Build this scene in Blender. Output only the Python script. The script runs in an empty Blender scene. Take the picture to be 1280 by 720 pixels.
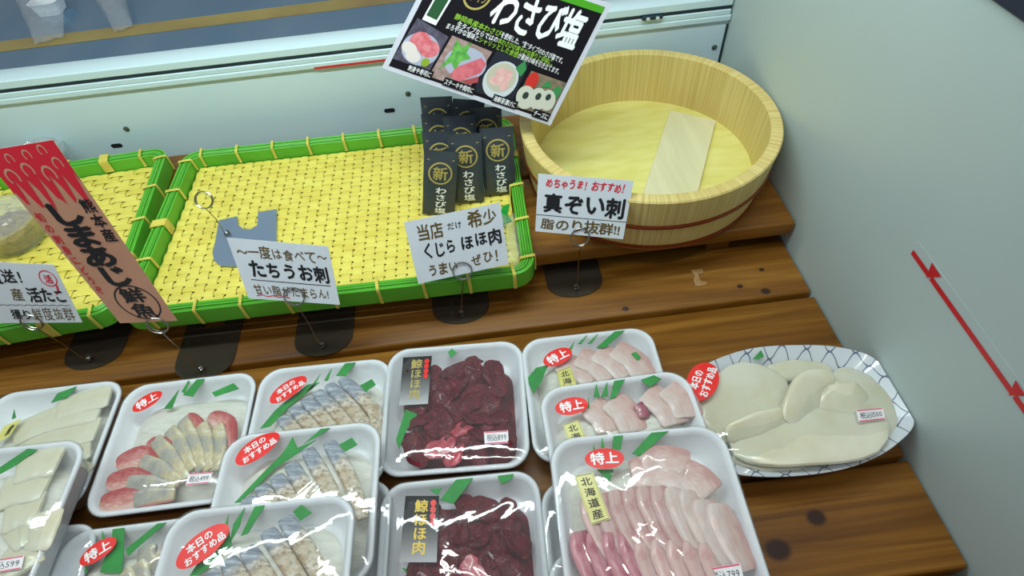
import bpy, math, random
import numpy as np
from mathutils import Vector, Matrix, noise
random.seed(7)
sc = bpy.context.scene
col = sc.collection
PI = math.pi

# ------------------------------------------------------------------ camera
F_PX = 715.285
PITCH, ROLL, YAW = 0.886279, 0.0975748, -0.0365356
CAMPOS = Vector((0, 0, 0.585))
_f = Vector((-math.sin(YAW) * math.cos(PITCH), math.cos(YAW) * math.cos(PITCH), -math.sin(PITCH)))
_x = Vector((math.cos(YAW), math.sin(YAW), 0))
_u = _x.cross(_f)
CX = _x * math.cos(ROLL) - _u * math.sin(ROLL)
CU = _x * math.sin(ROLL) + _u * math.cos(ROLL)
CF = _f
cd = bpy.data.cameras.new('camera')
cd.sensor_width = 36; cd.lens = 36 * F_PX / 1280; cd.clip_start = 0.01
cam = bpy.data.objects.new('camera', cd); col.objects.link(cam)
m = Matrix((CX, CU, -CF)).transposed().to_4x4(); m.translation = CAMPOS
cam.matrix_world = m
sc.camera = cam

# ------------------------------------------------------------------ light, exposure
sc.view_settings.view_transform = 'Standard'; sc.view_settings.look = 'None'
sc.view_settings.gamma = 1; sc.view_settings.use_curve_mapping = False
sc.view_settings.exposure = 0.0
LED_W, CEIL_W, WORLD = 5.4, 7.5, 0.29
w = bpy.data.worlds.new('world'); sc.world = w; w.use_nodes = True
w.node_tree.nodes['Background'].inputs[0].default_value = (0.86, 0.93, 1.0, 1)
w.node_tree.nodes['Background'].inputs[1].default_value = WORLD
def area(name, loc, target, sx, sy, watt, color):
    d = bpy.data.lights.new(name, 'AREA'); d.shape = 'RECTANGLE'; d.size = sx; d.size_y = sy
    d.energy = watt; d.color = color
    o = bpy.data.objects.new(name, d); col.objects.link(o); o.location = loc
    o.rotation_euler = (Vector(target) - Vector(loc)).to_track_quat('-Z', 'Y').to_euler()
    return o
area('case_strip_light', (-0.26, 0.44, 0.74), (-0.26, 0.76, 0.12), 1.10, 0.022, LED_W, (0.80, 1.0, 1.0))
for k, y in enumerate((-0.35, 0.55)):
    area('ceiling_light', (0.05, y, 2.2), (0.0, 0.4, 0.0), 1.2, 0.03, CEIL_W, (1.0, 0.985, 0.95))

# ------------------------------------------------------------------ where things stand
def ray(px, py):
    return CF + CX * ((px - 640) / F_PX) - CU * ((py - 360) / F_PX)
def at_z(px, py, z):
    d = ray(px, py); return CAMPOS + d * ((z - CAMPOS.z) / d.z)
def at_y(px, py, y):
    d = ray(px, py); return CAMPOS + d * ((y - CAMPOS.y) / d.y)
def at_x(px, py, x):
    d = ray(px, py); return CAMPOS + d * ((x - CAMPOS.x) / d.x)
def at_plane(px, py, p0, n):
    d = ray(px, py); return CAMPOS + d * (((p0 - CAMPOS).dot(n)) / d.dot(n))

# ------------------------------------------------------------------ materials
def lin(c):
    return tuple(((v / 255) / 12.92 if v / 255 <= 0.04045 else ((v / 255 + 0.055) / 1.055) ** 2.4) for v in c) + (1,)
def mat(name, c, rough=0.5, metal=0.0, c2=None, scale=(20, 20, 20), detail=4, lo=0.35, hi=0.65, bump=0, bscale=None, sss=0, sssr=(0.4, 0.2, 0.12), coat=0, spec=0.5, trans=0, alpha=1):
    M = bpy.data.materials.new(name); M.use_nodes = True
    nt = M.node_tree; b = nt.nodes['Principled BSDF']
    b.inputs['Base Color'].default_value = lin(c); b.inputs['Roughness'].default_value = rough
    b.inputs['Metallic'].default_value = metal; b.inputs['Specular IOR Level'].default_value = spec
    b.inputs['Coat Weight'].default_value = coat; b.inputs['Coat Roughness'].default_value = 0.08
    b.inputs['Transmission Weight'].default_value = trans; b.inputs['Alpha'].default_value = alpha
    if sss:
        b.inputs['Subsurface Weight'].default_value = sss
        b.inputs['Subsurface Radius'].default_value = sssr; b.inputs['Subsurface Scale'].default_value = 0.008
    tc = nt.nodes.new('ShaderNodeTexCoord')
    def nz(sca, det):
        mp = nt.nodes.new('ShaderNodeMapping'); mp.inputs['Scale'].default_value = sca
        nt.links.new(tc.outputs['Object'], mp.inputs[0])
        n = nt.nodes.new('ShaderNodeTexNoise'); n.inputs['Scale'].default_value = 1; n.inputs['Detail'].default_value = det
        nt.links.new(mp.outputs[0], n.inputs['Vector']); return n
    if c2:
        n = nz(scale, detail)
        r = nt.nodes.new('ShaderNodeValToRGB')
        r.color_ramp.elements[0].position = lo; r.color_ramp.elements[1].position = hi
        r.color_ramp.elements[0].color = lin(c); r.color_ramp.elements[1].color = lin(c2)
        nt.links.new(n.outputs['Fac'], r.inputs[0]); nt.links.new(r.outputs[0], b.inputs['Base Color'])
    if bump:
        n = nz(bscale or scale, 3)
        bp = nt.nodes.new('ShaderNodeBump'); bp.inputs['Strength'].default_value = bump; bp.inputs['Distance'].default_value = 0.002
        nt.links.new(n.outputs['Fac'], bp.inputs['Height']); nt.links.new(bp.outputs[0], b.inputs['Normal'])
    return M
class NT:
    """short hand for node graphs"""
    def __init__(s, name, rough=0.5):
        s.M = bpy.data.materials.new(name); s.M.use_nodes = True
        s.nt = s.M.node_tree; s.b = s.nt.nodes['Principled BSDF']; s.b.inputs['Roughness'].default_value = rough
        s.tc = s.nt.nodes.new('ShaderNodeTexCoord')
    def put(s, sock, v):
        if hasattr(v, 'is_linked') or hasattr(v, 'links'): s.nt.links.new(v, sock)
        else: sock.default_value = v
    def math(s, op, a, b=0.0, c=0.0):
        n = s.nt.nodes.new('ShaderNodeMath'); n.operation = op
        for i, v in enumerate((a, b, c)): s.put(n.inputs[i], v)
        return n.outputs[0]
    def noise(s, scale, detail=4, dist=0.0, vec=None, rough=0.55):
        mp = s.nt.nodes.new('ShaderNodeMapping'); mp.inputs['Scale'].default_value = scale
        s.nt.links.new(vec or s.tc.outputs['Object'], mp.inputs[0])
        n = s.nt.nodes.new('ShaderNodeTexNoise'); n.inputs['Scale'].default_value = 1
        n.inputs['Detail'].default_value = detail; n.inputs['Distortion'].default_value = dist; n.inputs['Roughness'].default_value = rough
        s.nt.links.new(mp.outputs[0], n.inputs['Vector']); return n.outputs['Fac']
    def ramp(s, fac, stops):
        r = s.nt.nodes.new('ShaderNodeValToRGB'); e = r.color_ramp.elements
        while len(e) < len(stops): e.new(0.5)
        for k, (p, c) in enumerate(stops): e[k].position = p; e[k].color = lin(c)
        s.put(r.inputs[0], fac); return r.outputs[0]
    def mix(s, fac, a, b, mode='MIX'):
        n = s.nt.nodes.new('ShaderNodeMix'); n.data_type = 'RGBA'; n.blend_type = mode
        s.put(n.inputs[0], fac); s.put(n.inputs[6], a if not isinstance(a, tuple) else lin(a[:3])); s.put(n.inputs[7], b if not isinstance(b, tuple) else lin(b[:3]))
        return n.outputs[2]
    def attr(s, name):
        n = s.nt.nodes.new('ShaderNodeAttribute'); n.attribute_name = name; return n.outputs['Fac']
    def xyz(s):
        n = s.nt.nodes.new('ShaderNodeSeparateXYZ'); s.nt.links.new(s.tc.outputs['Object'], n.inputs[0]); return n.outputs
    def color(s, v): s.put(s.b.inputs['Base Color'], v)
    def bump(s, h, st=0.3, d=0.002):
        n = s.nt.nodes.new('ShaderNodeBump'); n.inputs['Strength'].default_value = st; n.inputs['Distance'].default_value = d
        s.put(n.inputs['Height'], h); s.nt.links.new(n.outputs[0], s.b.inputs['Normal']); return n

def wood_dark(name, seed, knots=()):
    t = NT(name, 0.42)
    x, y, z = t.xyz()
    warp = t.noise((3 + seed * .1, 9, 3), 2)
    g = t.noise((2.6, 150, 60), 6, 1.0)
    g2 = t.noise((1.1 + .2 * seed, 26, 14), 5, 1.6)
    c = t.ramp(g2, [(0.30, (92, 56, 12)), (0.5, (132, 86, 24)), (0.72, (162, 114, 46))])
    c = t.mix(t.ramp(g, [(0.35, (255, 255, 255)), (0.7, (0, 0, 0))]), (90, 48, 8), c)
    c = t.mix(0.5, c, t.ramp(g2, [(0.30, (92, 56, 12)), (0.5, (132, 86, 24)), (0.72, (162, 114, 46))]))
    for kx, ky, kr in knots:
        dx = t.math('MULTIPLY', t.math('SUBTRACT', x, kx), 0.8); dy = t.math('SUBTRACT', y, ky)
        d = t.math('SQRT', t.math('ADD', t.math('MULTIPLY', dx, dx), t.math('MULTIPLY', dy, dy)))
        d = t.math('ADD', d, t.math('MULTIPLY', t.math('SUBTRACT', warp, 0.5), kr * 1.2))
        f = t.ramp(t.math('DIVIDE', d, kr), [(0.62, (255, 255, 255)), (1.0, (0, 0, 0))])
        f2 = t.ramp(t.math('DIVIDE', d, kr * 2.6), [(0.3, (110, 110, 110)), (1.0, (0, 0, 0))])
        c = t.mix(f2, c, (96, 52, 17)); c = t.mix(f, c, (48, 24, 12))
    t.color(c); t.bump(g, 0.15, 0.001); t.b.inputs['Specular IOR Level'].default_value = 0.3; t.b.inputs['Coat Weight'].default_value = 0.06; t.b.inputs['Coat Roughness'].default_value = 0.3
    return t.M

def hinoki(name, sc_, c1, c2, c3=None):
    t = NT(name, 0.5)
    g = t.noise(sc_, 3, 0.3)
    c = t.ramp(g, [(0.34, c1), (0.62, c2)])
    if c3:
        s = t.noise((9, 9, 9), 2)
        c = t.mix(t.ramp(s, [(0.58, (0, 0, 0)), (0.75, (150, 150, 150))]), c, c3)
    t.color(c); t.bump(g, 0.12, 0.001)
    return t.M

def film_mat(name, haze=0.03, nscale=38, st=0.5, rough=0.05, tint=(0.97, 0.98, 0.98), body=(0.9, 0.93, 0.93)):
    M = bpy.data.materials.new(name); M.use_nodes = True; nt = M.node_tree
    for n in list(nt.nodes): nt.nodes.remove(n)
    out = nt.nodes.new('ShaderNodeOutputMaterial')
    tr = nt.nodes.new('ShaderNodeBsdfTransparent'); tr.inputs[0].default_value = tint + (1,)
    gl = nt.nodes.new('ShaderNodeBsdfGlossy'); gl.inputs['Roughness'].default_value = rough
    di = nt.nodes.new('ShaderNodeBsdfDiffuse'); di.inputs[0].default_value = body + (1,)
    fr = nt.nodes.new('ShaderNodeLayerWeight'); fr.inputs['Blend'].default_value = 0.5
    tc = nt.nodes.new('ShaderNodeTexCoord'); n = nt.nodes.new('ShaderNodeTexNoise')
    n.inputs['Scale'].default_value = nscale; n.inputs['Detail'].default_value = 3; n.inputs['Distortion'].default_value = 1.2
    nt.links.new(tc.outputs['Object'], n.inputs['Vector'])
    bp = nt.nodes.new('ShaderNodeBump'); bp.inputs['Strength'].default_value = st; bp.inputs['Distance'].default_value = 0.003
    nt.links.new(n.outputs['Fac'], bp.inputs['Height'])
    nt.links.new(bp.outputs[0], gl.inputs['Normal']); nt.links.new(bp.outputs[0], fr.inputs['Normal'])
    m1 = nt.nodes.new('ShaderNodeMixShader'); m1.inputs[0].default_value = haze
    nt.links.new(tr.outputs[0], m1.inputs[1]); nt.links.new(di.outputs[0], m1.inputs[2])
    pw = nt.nodes.new('ShaderNodeMath'); pw.operation = 'POWER'; pw.inputs[1].default_value = 4
    ad = nt.nodes.new('ShaderNodeMath'); ad.operation = 'MULTIPLY_ADD'; ad.inputs[1].default_value = 0.8; ad.inputs[2].default_value = 0.05
    nt.links.new(fr.outputs['Facing'], pw.inputs[0]); nt.links.new(pw.outputs[0], ad.inputs[0])
    m2 = nt.nodes.new('ShaderNodeMixShader'); nt.links.new(ad.outputs[0], m2.inputs[0])
    nt.links.new(m1.outputs[0], m2.inputs[1]); nt.links.new(gl.outputs[0], m2.inputs[2])
    nt.links.new(m2.outputs[0], out.inputs[0])
    return M

MT = {}
MT['panel'] = mat('white_panel', (204, 224, 232), 0.32, c2=(208, 227, 234), scale=(3, 3, 3), spec=0.4)
MT['alu'] = mat('white_aluminium', (200, 222, 226), 0.3, spec=0.5)
MT['groove'] = mat('dark_rubber', (18, 40, 52), 0.5)
MT['gasket'] = mat('black_gasket', (34, 38, 58), 0.4)
MT['alu_rail'] = mat('rail_metal', (150, 176, 196), 0.25, metal=0.8)
MT['hole'] = mat('dark_hole', (10, 14, 18), 0.9)
MT['screw'] = mat('screw_steel', (120, 130, 130), 0.3, metal=0.9)
MT['red'] = mat('red_print', (214, 38, 44), 0.45, c2=(200, 30, 38), scale=(60, 60, 60))
MT['tapegrey'] = mat('clear_tape', (184, 198, 198), 0.35)
MT['white_ink'] = mat('white_print', (244, 244, 244), 0.5)
MT['black_ink'] = mat('black_ink', (18, 20, 26), 0.5)
MT['brown_ink'] = mat('brown_ink', (96, 76, 34), 0.55)
MT['grey_ink'] = mat('grey_ink', (70, 74, 74), 0.55)
MT['red_ink'] = mat('red_ink', (214, 28, 50), 0.5)
MT['card'] = mat('white_card', (208, 214, 220), 0.35, c2=(212, 218, 222), scale=(30, 30, 30), coat=0.2)
MT['kraft'] = mat('brown_card', (192, 140, 112), 0.5, c2=(200, 148, 120), scale=(18, 18, 18))
MT['steel_dark'] = film_mat('smoky_clear_plate', 0.22, 20, 0.05, 0.12, (0.52, 0.47, 0.40), (0.16, 0.14, 0.11))
MT['wire'] = mat('wire_steel', (150, 148, 140), 0.22, metal=1.0)
MT['green'] = mat('green_strip', (96, 184, 52), 0.35, c2=(82, 166, 44), scale=(14, 14, 14))
MT['green2'] = mat('green_strip_dark', (70, 152, 42), 0.35, c2=(88, 172, 50), scale=(14, 14, 14))
MT['tie'] = mat('yellow_tie', (224, 208, 98), 0.4, c2=(206, 190, 84), scale=(40, 40, 40))
MT['weave'] = mat('yellow_weave', (228, 214, 100), 0.42, c2=(216, 198, 82), scale=(25, 60, 20))
MT['steel'] = mat('brushed_steel', (116, 150, 176), 0.22, metal=0.8, c2=(140, 166, 186), scale=(6, 1.2, 2), bump=0.06, bscale=(9, 2, 9))
MT['yband'] = mat('dull_yellow', (150, 134, 70), 0.4, c2=(126, 104, 62), scale=(5, 5, 5))
MT['pet'] = film_mat('clear_plastic', 0.10, 50, 0.4)
MT['film'] = film_mat('cling_film', 0.03, 16, 0.16, 0.04)
MT['film_loose'] = film_mat('loose_clear_film', 0.08, 55, 0.7)
MT['foam'] = mat('white_foam', (224, 226, 230), 0.55, c2=(229, 231, 234), scale=(90, 90, 90), sss=0.0)
MT['leaf'] = mat('green_film_leaf', (14, 130, 40), 0.5, c2=(24, 150, 50), scale=(50, 50, 50), spec=.3)
MT['stk_red'] = mat('red_sticker', (232, 44, 38), 0.4)
MT['stk_gold'] = mat('pale_gold_sticker', (206, 200, 112), 0.35, c2=(222, 216, 140), scale=(30, 30, 30))
MT['stk_price'] = mat('price_sticker', (236, 232, 234), 0.5)
MT['stk_pink'] = mat('pink_print', (222, 84, 110), 0.5)
MT['gold_ink'] = mat('gold_print', (184, 166, 92), 0.4)
MT['gold_amber'] = mat('amber_print', (232, 196, 60), 0.4)
MT['daikon'] = mat('shredded_daikon', (228, 226, 214), 0.3, c2=(214, 212, 198), scale=(70, 200, 90), bump=0.6, bscale=(120, 420, 200), sss=0.3, sssr=(1, 1, .8))
MT['squid'] = mat('squid_flesh', (212, 206, 176), 0.22, c2=(222, 218, 198), scale=(26, 26, 26), bump=0.18, bscale=(60, 60, 60), sss=0.35, sssr=(1, .95, .7), coat=0.3)
MT['packet'] = mat('black_sachet', (50, 56, 64), 0.24, c2=(66, 74, 82), scale=(12, 12, 12), bump=0.25, bscale=(60, 60, 60))
MT['copper'] = mat('copper_band', (150, 74, 44), 0.32, metal=0.7)
MT['board'] = hinoki('pale_board_wood', (60, 6, 20), (208, 202, 158), (218, 212, 170))
MT['poster'] = mat('poster_black', (20, 17, 24), 0.5, spec=0.2)
MT['poster_edge'] = mat('poster_border', (206, 206, 216), 0.35)

def fish_mats():
    t = NT('seared_silver_fish', 0.3)
    a = t.attr('along'); sp = t.noise((260, 260, 260), 3); bl = t.noise((110, 110, 110), 3); sv = t.noise((60, 400, 60), 3)
    silver = t.ramp(sv, [(0.3, (122, 128, 140)), (0.55, (160, 166, 176)), (0.72, (208, 212, 218))])
    flesh = t.ramp(bl, [(0.36, (182, 158, 126)), (0.52, (206, 192, 168)), (0.66, (222, 214, 200))])
    flesh = t.mix(t.ramp(sp, [(0.52, (0, 0, 0)), (0.62, (200, 200, 200))]), flesh, (120, 90, 62))
    silver = t.mix(t.ramp(sp, [(0.55, (0, 0, 0)), (0.66, (150, 150, 150))]), silver, (88, 88, 96))
    e = t.math('ADD', a, t.math('MULTIPLY', t.math('SUBTRACT', bl, 0.5), 0.35))
    t.color(t.mix(t.ramp(e, [(0.24, (0, 0, 0)), (0.34, (255, 255, 255))]), silver, flesh))
    t.bump(sp, 0.3); MT['tachi'] = t.M
    t = NT('silver_skinned_fish', 0.25)
    s = t.attr('across'); bl = t.noise((52, 52, 52), 3); sp = t.noise((240, 240, 240), 2)
    sk = t.ramp(bl, [(0.3, (150, 148, 138)), (0.48, (178, 174, 162)), (0.58, (206, 190, 146)), (0.72, (226, 222, 206))])
    sk = t.mix(t.ramp(sp, [(0.6, (0, 0, 0)), (0.7, (130, 130, 130))]), sk, (120, 104, 64))
    red = t.ramp(bl, [(0.35, (172, 70, 66)), (0.7, (206, 140, 128))])
    e = t.math('ADD', s, t.math('MULTIPLY', t.math('SUBTRACT', bl, 0.5), 0.6))
    t.color(t.mix(t.ramp(e, [(0.80, (0, 0, 0)), (1.0, (255, 255, 255))]), sk, red)); t.b.inputs['Coat Weight'].default_value = .3
    t.bump(bl, 0.2); MT['aji'] = t.M
    for nm, ca, cb, cc in (('soi', (168, 98, 102), (198, 140, 138), (216, 184, 178)), ('soi_dark', (140, 58, 76), (168, 88, 102), (198, 142, 148)), ('soi_pale', (204, 158, 150), (218, 186, 176), (224, 206, 198)), ('aji_pink', (176, 66, 66), (204, 128, 118), (222, 186, 172))):
        t = NT(nm + '_fish', 0.28)
        a = t.attr('across'); bl = t.noise((70, 70, 70), 3)
        cb_ = t.nt.nodes.new('ShaderNodeCombineXYZ'); t.put(cb_.inputs[0], t.math('MULTIPLY', t.attr('along'), 2.2)); t.put(cb_.inputs[1], t.math('MULTIPLY', a, 9)); t.put(cb_.inputs[2], t.math('MULTIPLY', t.xyz()[0], 120))
        st = t.noise((1, 1, 1), 3, 0.6, cb_.outputs[0])
        e = t.math('ADD', t.math('ADD', a, t.math('MULTIPLY', t.math('SUBTRACT', bl, 0.5), 0.9)), t.math('MULTIPLY', t.math('SUBTRACT', st, 0.5), 1.1))
        t.color(t.ramp(e, [(0.1, ca), (0.5, cb), (0.85, cc)]))
        t.b.inputs['Subsurface Weight'].default_value = .25; t.b.inputs['Subsurface Radius'].default_value = (1, .5, .4); t.b.inputs['Subsurface Scale'].default_value = .006
        t.b.inputs['Coat Weight'].default_value = .3; t.bump(st, 0.15); MT[nm] = t.M
    t = NT('dark_red_meat', 0.26)
    bl = t.noise((55, 55, 55), 4, 1.0); a = t.attr('across')
    t.color(t.ramp(bl, [(0.32, (70, 6, 16)), (0.5, (98, 10, 24)), (0.66, (122, 22, 36)), (0.78, (162, 66, 76))]))
    t.b.inputs['Coat Weight'].default_value = .1; t.b.inputs['Specular IOR Level'].default_value = .3
    t.bump(t.noise((260, 260, 260), 4), 0.8, 0.003); t.b.inputs['Roughness'].default_value = .42; MT['whale'] = t.M
    t = NT('pink_red_meat', 0.28)
    bl = t.noise((70, 70, 70), 4, 1.0)
    t.color(t.ramp(bl, [(0.32, (150, 44, 58)), (0.55, (196, 84, 96)), (0.75, (222, 130, 136))])); t.b.inputs['Coat Weight'].default_value = .3
    MT['whale_pink'] = t.M
    t = NT('net_patterned_porcelain', 0.18)
    x, y, z = t.xyz(); h = 0.0125; k = 2 * PI / 0.026
    yy = t.math('ADD', t.math('MULTIPLY', y, 0.9), t.math('MULTIPLY', x, 0.25)); xx = t.math('ADD', t.math('MULTIPLY', x, 1.0), t.math('MULTIPLY', y, -0.3))
    xx = t.math('ADD', xx, t.math('MULTIPLY', t.noise((30, 30, 30), 2), 0.006))
    sn = t.math('MULTIPLY', t.math('SINE', t.math('MULTIPLY', xx, k)), h / 2)
    def line(v): return t.math('ABSOLUTE', t.math('SUBTRACT', t.math('FRACT', t.math('ADD', t.math('DIVIDE', v, 2 * h), 20)), 0.5))
    d = t.math('MINIMUM', line(t.math('SUBTRACT', yy, sn)), line(t.math('ADD', t.math('ADD', yy, h), sn)))
    t.color(t.ramp(d, [(0.026, (96, 100, 134)), (0.044, (228, 232, 238))])); t.b.inputs['Coat Weight'].default_value = .5
    MT['plate'] = t.M
fish_mats()

# ------------------------------------------------------------------ mesh building
class MB:
    def __init__(s): s.v = []; s.f = []; s.al = {}; s.ac = {}; s.fm = []
    def add(s, vs, fs, mi=0):
        b = len(s.v); s.v += [Vector(p) for p in vs]; s.f += [tuple(i + b for i in f) for f in fs]; s.fm += [mi] * len(fs); return b
    def box(s, lo, hi, bev=0.0):
        x0, y0, z0 = lo; x1, y1, z1 = hi; b = min(bev, (x1 - x0) * .45, (y1 - y0) * .45, (z1 - z0) * .45)
        if b <= 0:
            s.add([(x0, y0, z0), (x1, y0, z0), (x1, y1, z0), (x0, y1, z0), (x0, y0, z1), (x1, y0, z1), (x1, y1, z1), (x0, y1, z1)],
                  [(3, 2, 1, 0), (4, 5, 6, 7), (0, 1, 5, 4), (1, 2, 6, 5), (2, 3, 7, 6), (3, 0, 4, 7)])
        else:
            rings = []
            for z, i in ((z0, b), (z0 + b, 0), (z1 - b, 0), (z1, b)):
                c = b if i == 0 else b
                rings.append([(x0 + i + c, y0 + i, z), (x1 - i - c, y0 + i, z), (x1 - i, y0 + i + c, z), (x1 - i, y1 - i - c, z), (x1 - i - c, y1 - i, z), (x0 + i + c, y1 - i, z), (x0 + i, y1 - i - c, z), (x0 + i, y0 + i + c, z)])
            s.loft(rings, cap=True)
    def loft(s, rings, cap=False, closed=True, mi=0):
        n = len(rings[0]); b = s.add([p for r in rings for p in r], [], mi)
        fs = []
        for k in range(len(rings) - 1):
            for i in range(n if closed else n - 1):
                j = (i + 1) % n; fs.append((b + k * n + i, b + k * n + j, b + (k + 1) * n + j, b + (k + 1) * n + i))
        if cap:
            fs.append(tuple(b + i for i in reversed(range(n)))); fs.append(tuple(b + (len(rings) - 1) * n + i for i in range(n)))
        s.f += fs; s.fm += [mi] * len(fs); return b
    def tube(s, pts, r, n=8, closed=False, cap=True):
        pts = [Vector(p) for p in pts]; N = len(pts); rings = []; prev = None
        for i in range(N):
            if closed: t = pts[(i + 1) % N] - pts[i - 1]
            else: t = pts[min(i + 1, N - 1)] - pts[max(i - 1, 0)]
            t.normalize()
            a = prev if prev is not None else (Vector((0, 0, 1)) if abs(t.z) < .9 else Vector((1, 0, 0)))
            a = (a - t * a.dot(t)).normalized(); prev = a; bb = t.cross(a)
            rr = r[i] if isinstance(r, (list, tuple)) else r
            rings.append([pts[i] + (a * math.cos(2 * PI * k / n) + bb * math.sin(2 * PI * k / n)) * rr for k in range(n)])
        if closed: rings.append(rings[0])
        s.loft(rings, cap=cap and not closed)
    def prism(s, poly, z0, z1):
        n = len(poly)
        s.add([(p[0], p[1], z0) for p in poly] + [(p[0], p[1], z1) for p in poly],
              [tuple(reversed(range(n))), tuple(range(n, 2 * n))] + [(i, (i + 1) % n, n + (i + 1) % n, n + i) for i in range(n)])
    def grid(s, nu, nv, fn):
        b = s.add([fn(i / nu, j / nv) for j in range(nv + 1) for i in range(nu + 1)], [])
        fs = [(b + j * (nu + 1) + i, b + j * (nu + 1) + i + 1, b + (j + 1) * (nu + 1) + i + 1, b + (j + 1) * (nu + 1) + i) for j in range(nv) for i in range(nu)]
        s.f += fs; s.fm += [0] * len(fs)
    def slice(s, pts, hw, th, roll=0.0, n=12, wob=0.0, seed=0, end=.82):
        """a rounded flat strip (a cut of fish) along pts; keeps how far along and across each vertex is"""
        pts = spline(pts, 14); N = len(pts); L = []
        rings = []
        for i, p in enumerate(pts):
            t = (pts[min(i + 1, N - 1)] - pts[max(i - 1, 0)]).normalized()
            side = Vector((t.y, -t.x, 0))
            side = side.normalized() if side.length > 1e-6 else Vector((1, 0, 0)); up = side.cross(t)
            if up.z < 0: up = -up
            q = Matrix.Rotation(roll, 3, t); side = q @ side; up = q @ up
            a = i / (N - 1)
            e = max(0.12, 1 - (abs(2 * a - 1) ** 8))
            h = (interp(hw, a)) * (end + (1 - end) * e); tt = th * (0.5 + 0.5 * e)
            ring = []
            for k in range(n):
                an = 2 * PI * k / n; c, sn = math.cos(an), math.sin(an)
                c = math.copysign(abs(c) ** .55, c); sn = math.copysign(abs(sn) ** .75, sn)
                wv = noise.noise(Vector((a * 5 + seed * 3.1, c * 2, seed * 1.7))) * wob
                ring.append(p + side * (c * h) + up * (sn * tt / 2 + wv)); L.append((a, (c + 1) / 2))
            rings.append(ring)
        b = s.loft(rings, cap=True)
        for i, (a, c) in enumerate(L): s.al[b + i] = a; s.ac[b + i] = c
    def mesh(s, name, mats, smooth=True, origin=None):
        me = bpy.data.meshes.new(name)
        vs = s.v if origin is None else [p - origin for p in s.v]
        me.from_pydata([tuple(p) for p in vs], [], s.f)
        if not isinstance(mats, (list, tuple)): mats = [mats]
        for mm in mats: me.materials.append(mm)
        if len(mats) > 1: me.polygons.foreach_set('material_index', s.fm)
        if s.al:
            A = me.attributes.new('along', 'FLOAT', 'POINT'); A.data.foreach_set('value', [s.al.get(i, 0) for i in range(len(vs))])
            A = me.attributes.new('across', 'FLOAT', 'POINT'); A.data.foreach_set('value', [s.ac.get(i, 0) for i in range(len(vs))])
        if smooth:
            me.polygons.foreach_set('use_smooth', [True] * len(me.polygons))
            me.set_sharp_from_angle(angle=math.radians(smooth if smooth is not True else 40))
        me.update(); return me
def interp(a, t):
    if not isinstance(a, (list, tuple)): return a
    x = t * (len(a) - 1); i = min(int(x), len(a) - 2); return a[i] + (a[i + 1] - a[i]) * (x - i)
def spline(pts, n, closed=False):
    pts = [Vector(p) for p in pts]; N = len(pts); out = []
    if N == 2: return [pts[0].lerp(pts[1], i / (n - 1)) for i in range(n)]
    def g(i): return pts[i % N] if closed else pts[max(0, min(N - 1, i))]
    tot = n if closed else n - 1
    for q in range(n):
        x = q / tot * (N if closed else N - 1); i = min(int(x), N - 1 if closed else N - 2); u = x - i
        p0, p1, p2, p3 = g(i - 1), g(i), g(i + 1), g(i + 2)
        out.append(.5 * ((2 * p1) + (p2 - p0) * u + (2 * p0 - 5 * p1 + 4 * p2 - p3) * u * u + (3 * p1 - p0 - 3 * p2 + p3) * u ** 3))
    return out
def rrect(hw, hd, r, z, n=7, cx=0, cy=0):
    out = []
    for k, (sx, sy) in enumerate(((1, 1), (-1, 1), (-1, -1), (1, -1))):
        for i in range(n):
            a = (k + i / (n - 1)) * PI / 2
            out.append(Vector((cx + sx * (hw - r) + math.cos(a) * r, cy + sy * (hd - r) + math.sin(a) * r, z)))
    return out

WORLDFRAME = {}
def thing(name, label, cat, loc=(0, 0, 0), rotz=0, group=None, local=False):
    o = bpy.data.objects.new(name, None); col.objects.link(o); o.empty_display_size = .02
    o.matrix_world = Matrix.Translation(loc) @ Matrix.Rotation(rotz, 4, 'Z')
    o['label'] = label; o['category'] = cat
    if group: o['group'] = group
    WORLDFRAME[o.name] = None if local else Vector(loc)
    return o
def part(name, mb, mats, parent, smooth=True, label=None):
    og = WORLDFRAME[parent.name]
    me = mb if isinstance(mb, bpy.types.Mesh) else mb.mesh(name, mats, smooth, og)
    o = bpy.data.objects.new(name, me); col.objects.link(o); o.parent = parent
    WORLDFRAME[o.name] = og
    if label: o['label'] = label
    return o
def single(name, mb, mats, label, cat, group=None, M=None, smooth=True, kind=None):
    zs = min(p.z for p in mb.v); c = Vector((sum(p.x for p in mb.v) / len(mb.v), sum(p.y for p in mb.v) / len(mb.v), zs))
    o = bpy.data.objects.new(name, mb.mesh(name, mats, smooth, c)); col.objects.link(o)
    o.matrix_world = (M or Matrix()) @ Matrix.Translation(c)
    o['label'] = label; o['category'] = cat; WORLDFRAME[o.name] = c
    if group: o['group'] = group
    if kind: o['kind'] = kind
    return o
def struct(name, mb, mats, parent=None, smooth=True):
    me = mb.mesh(name, mats, smooth); o = bpy.data.objects.new(name, me); col.objects.link(o); WORLDFRAME[o.name] = Vector((0, 0, 0))
    if parent: o.parent = parent
    else: o['kind'] = 'structure'
    return o

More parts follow.
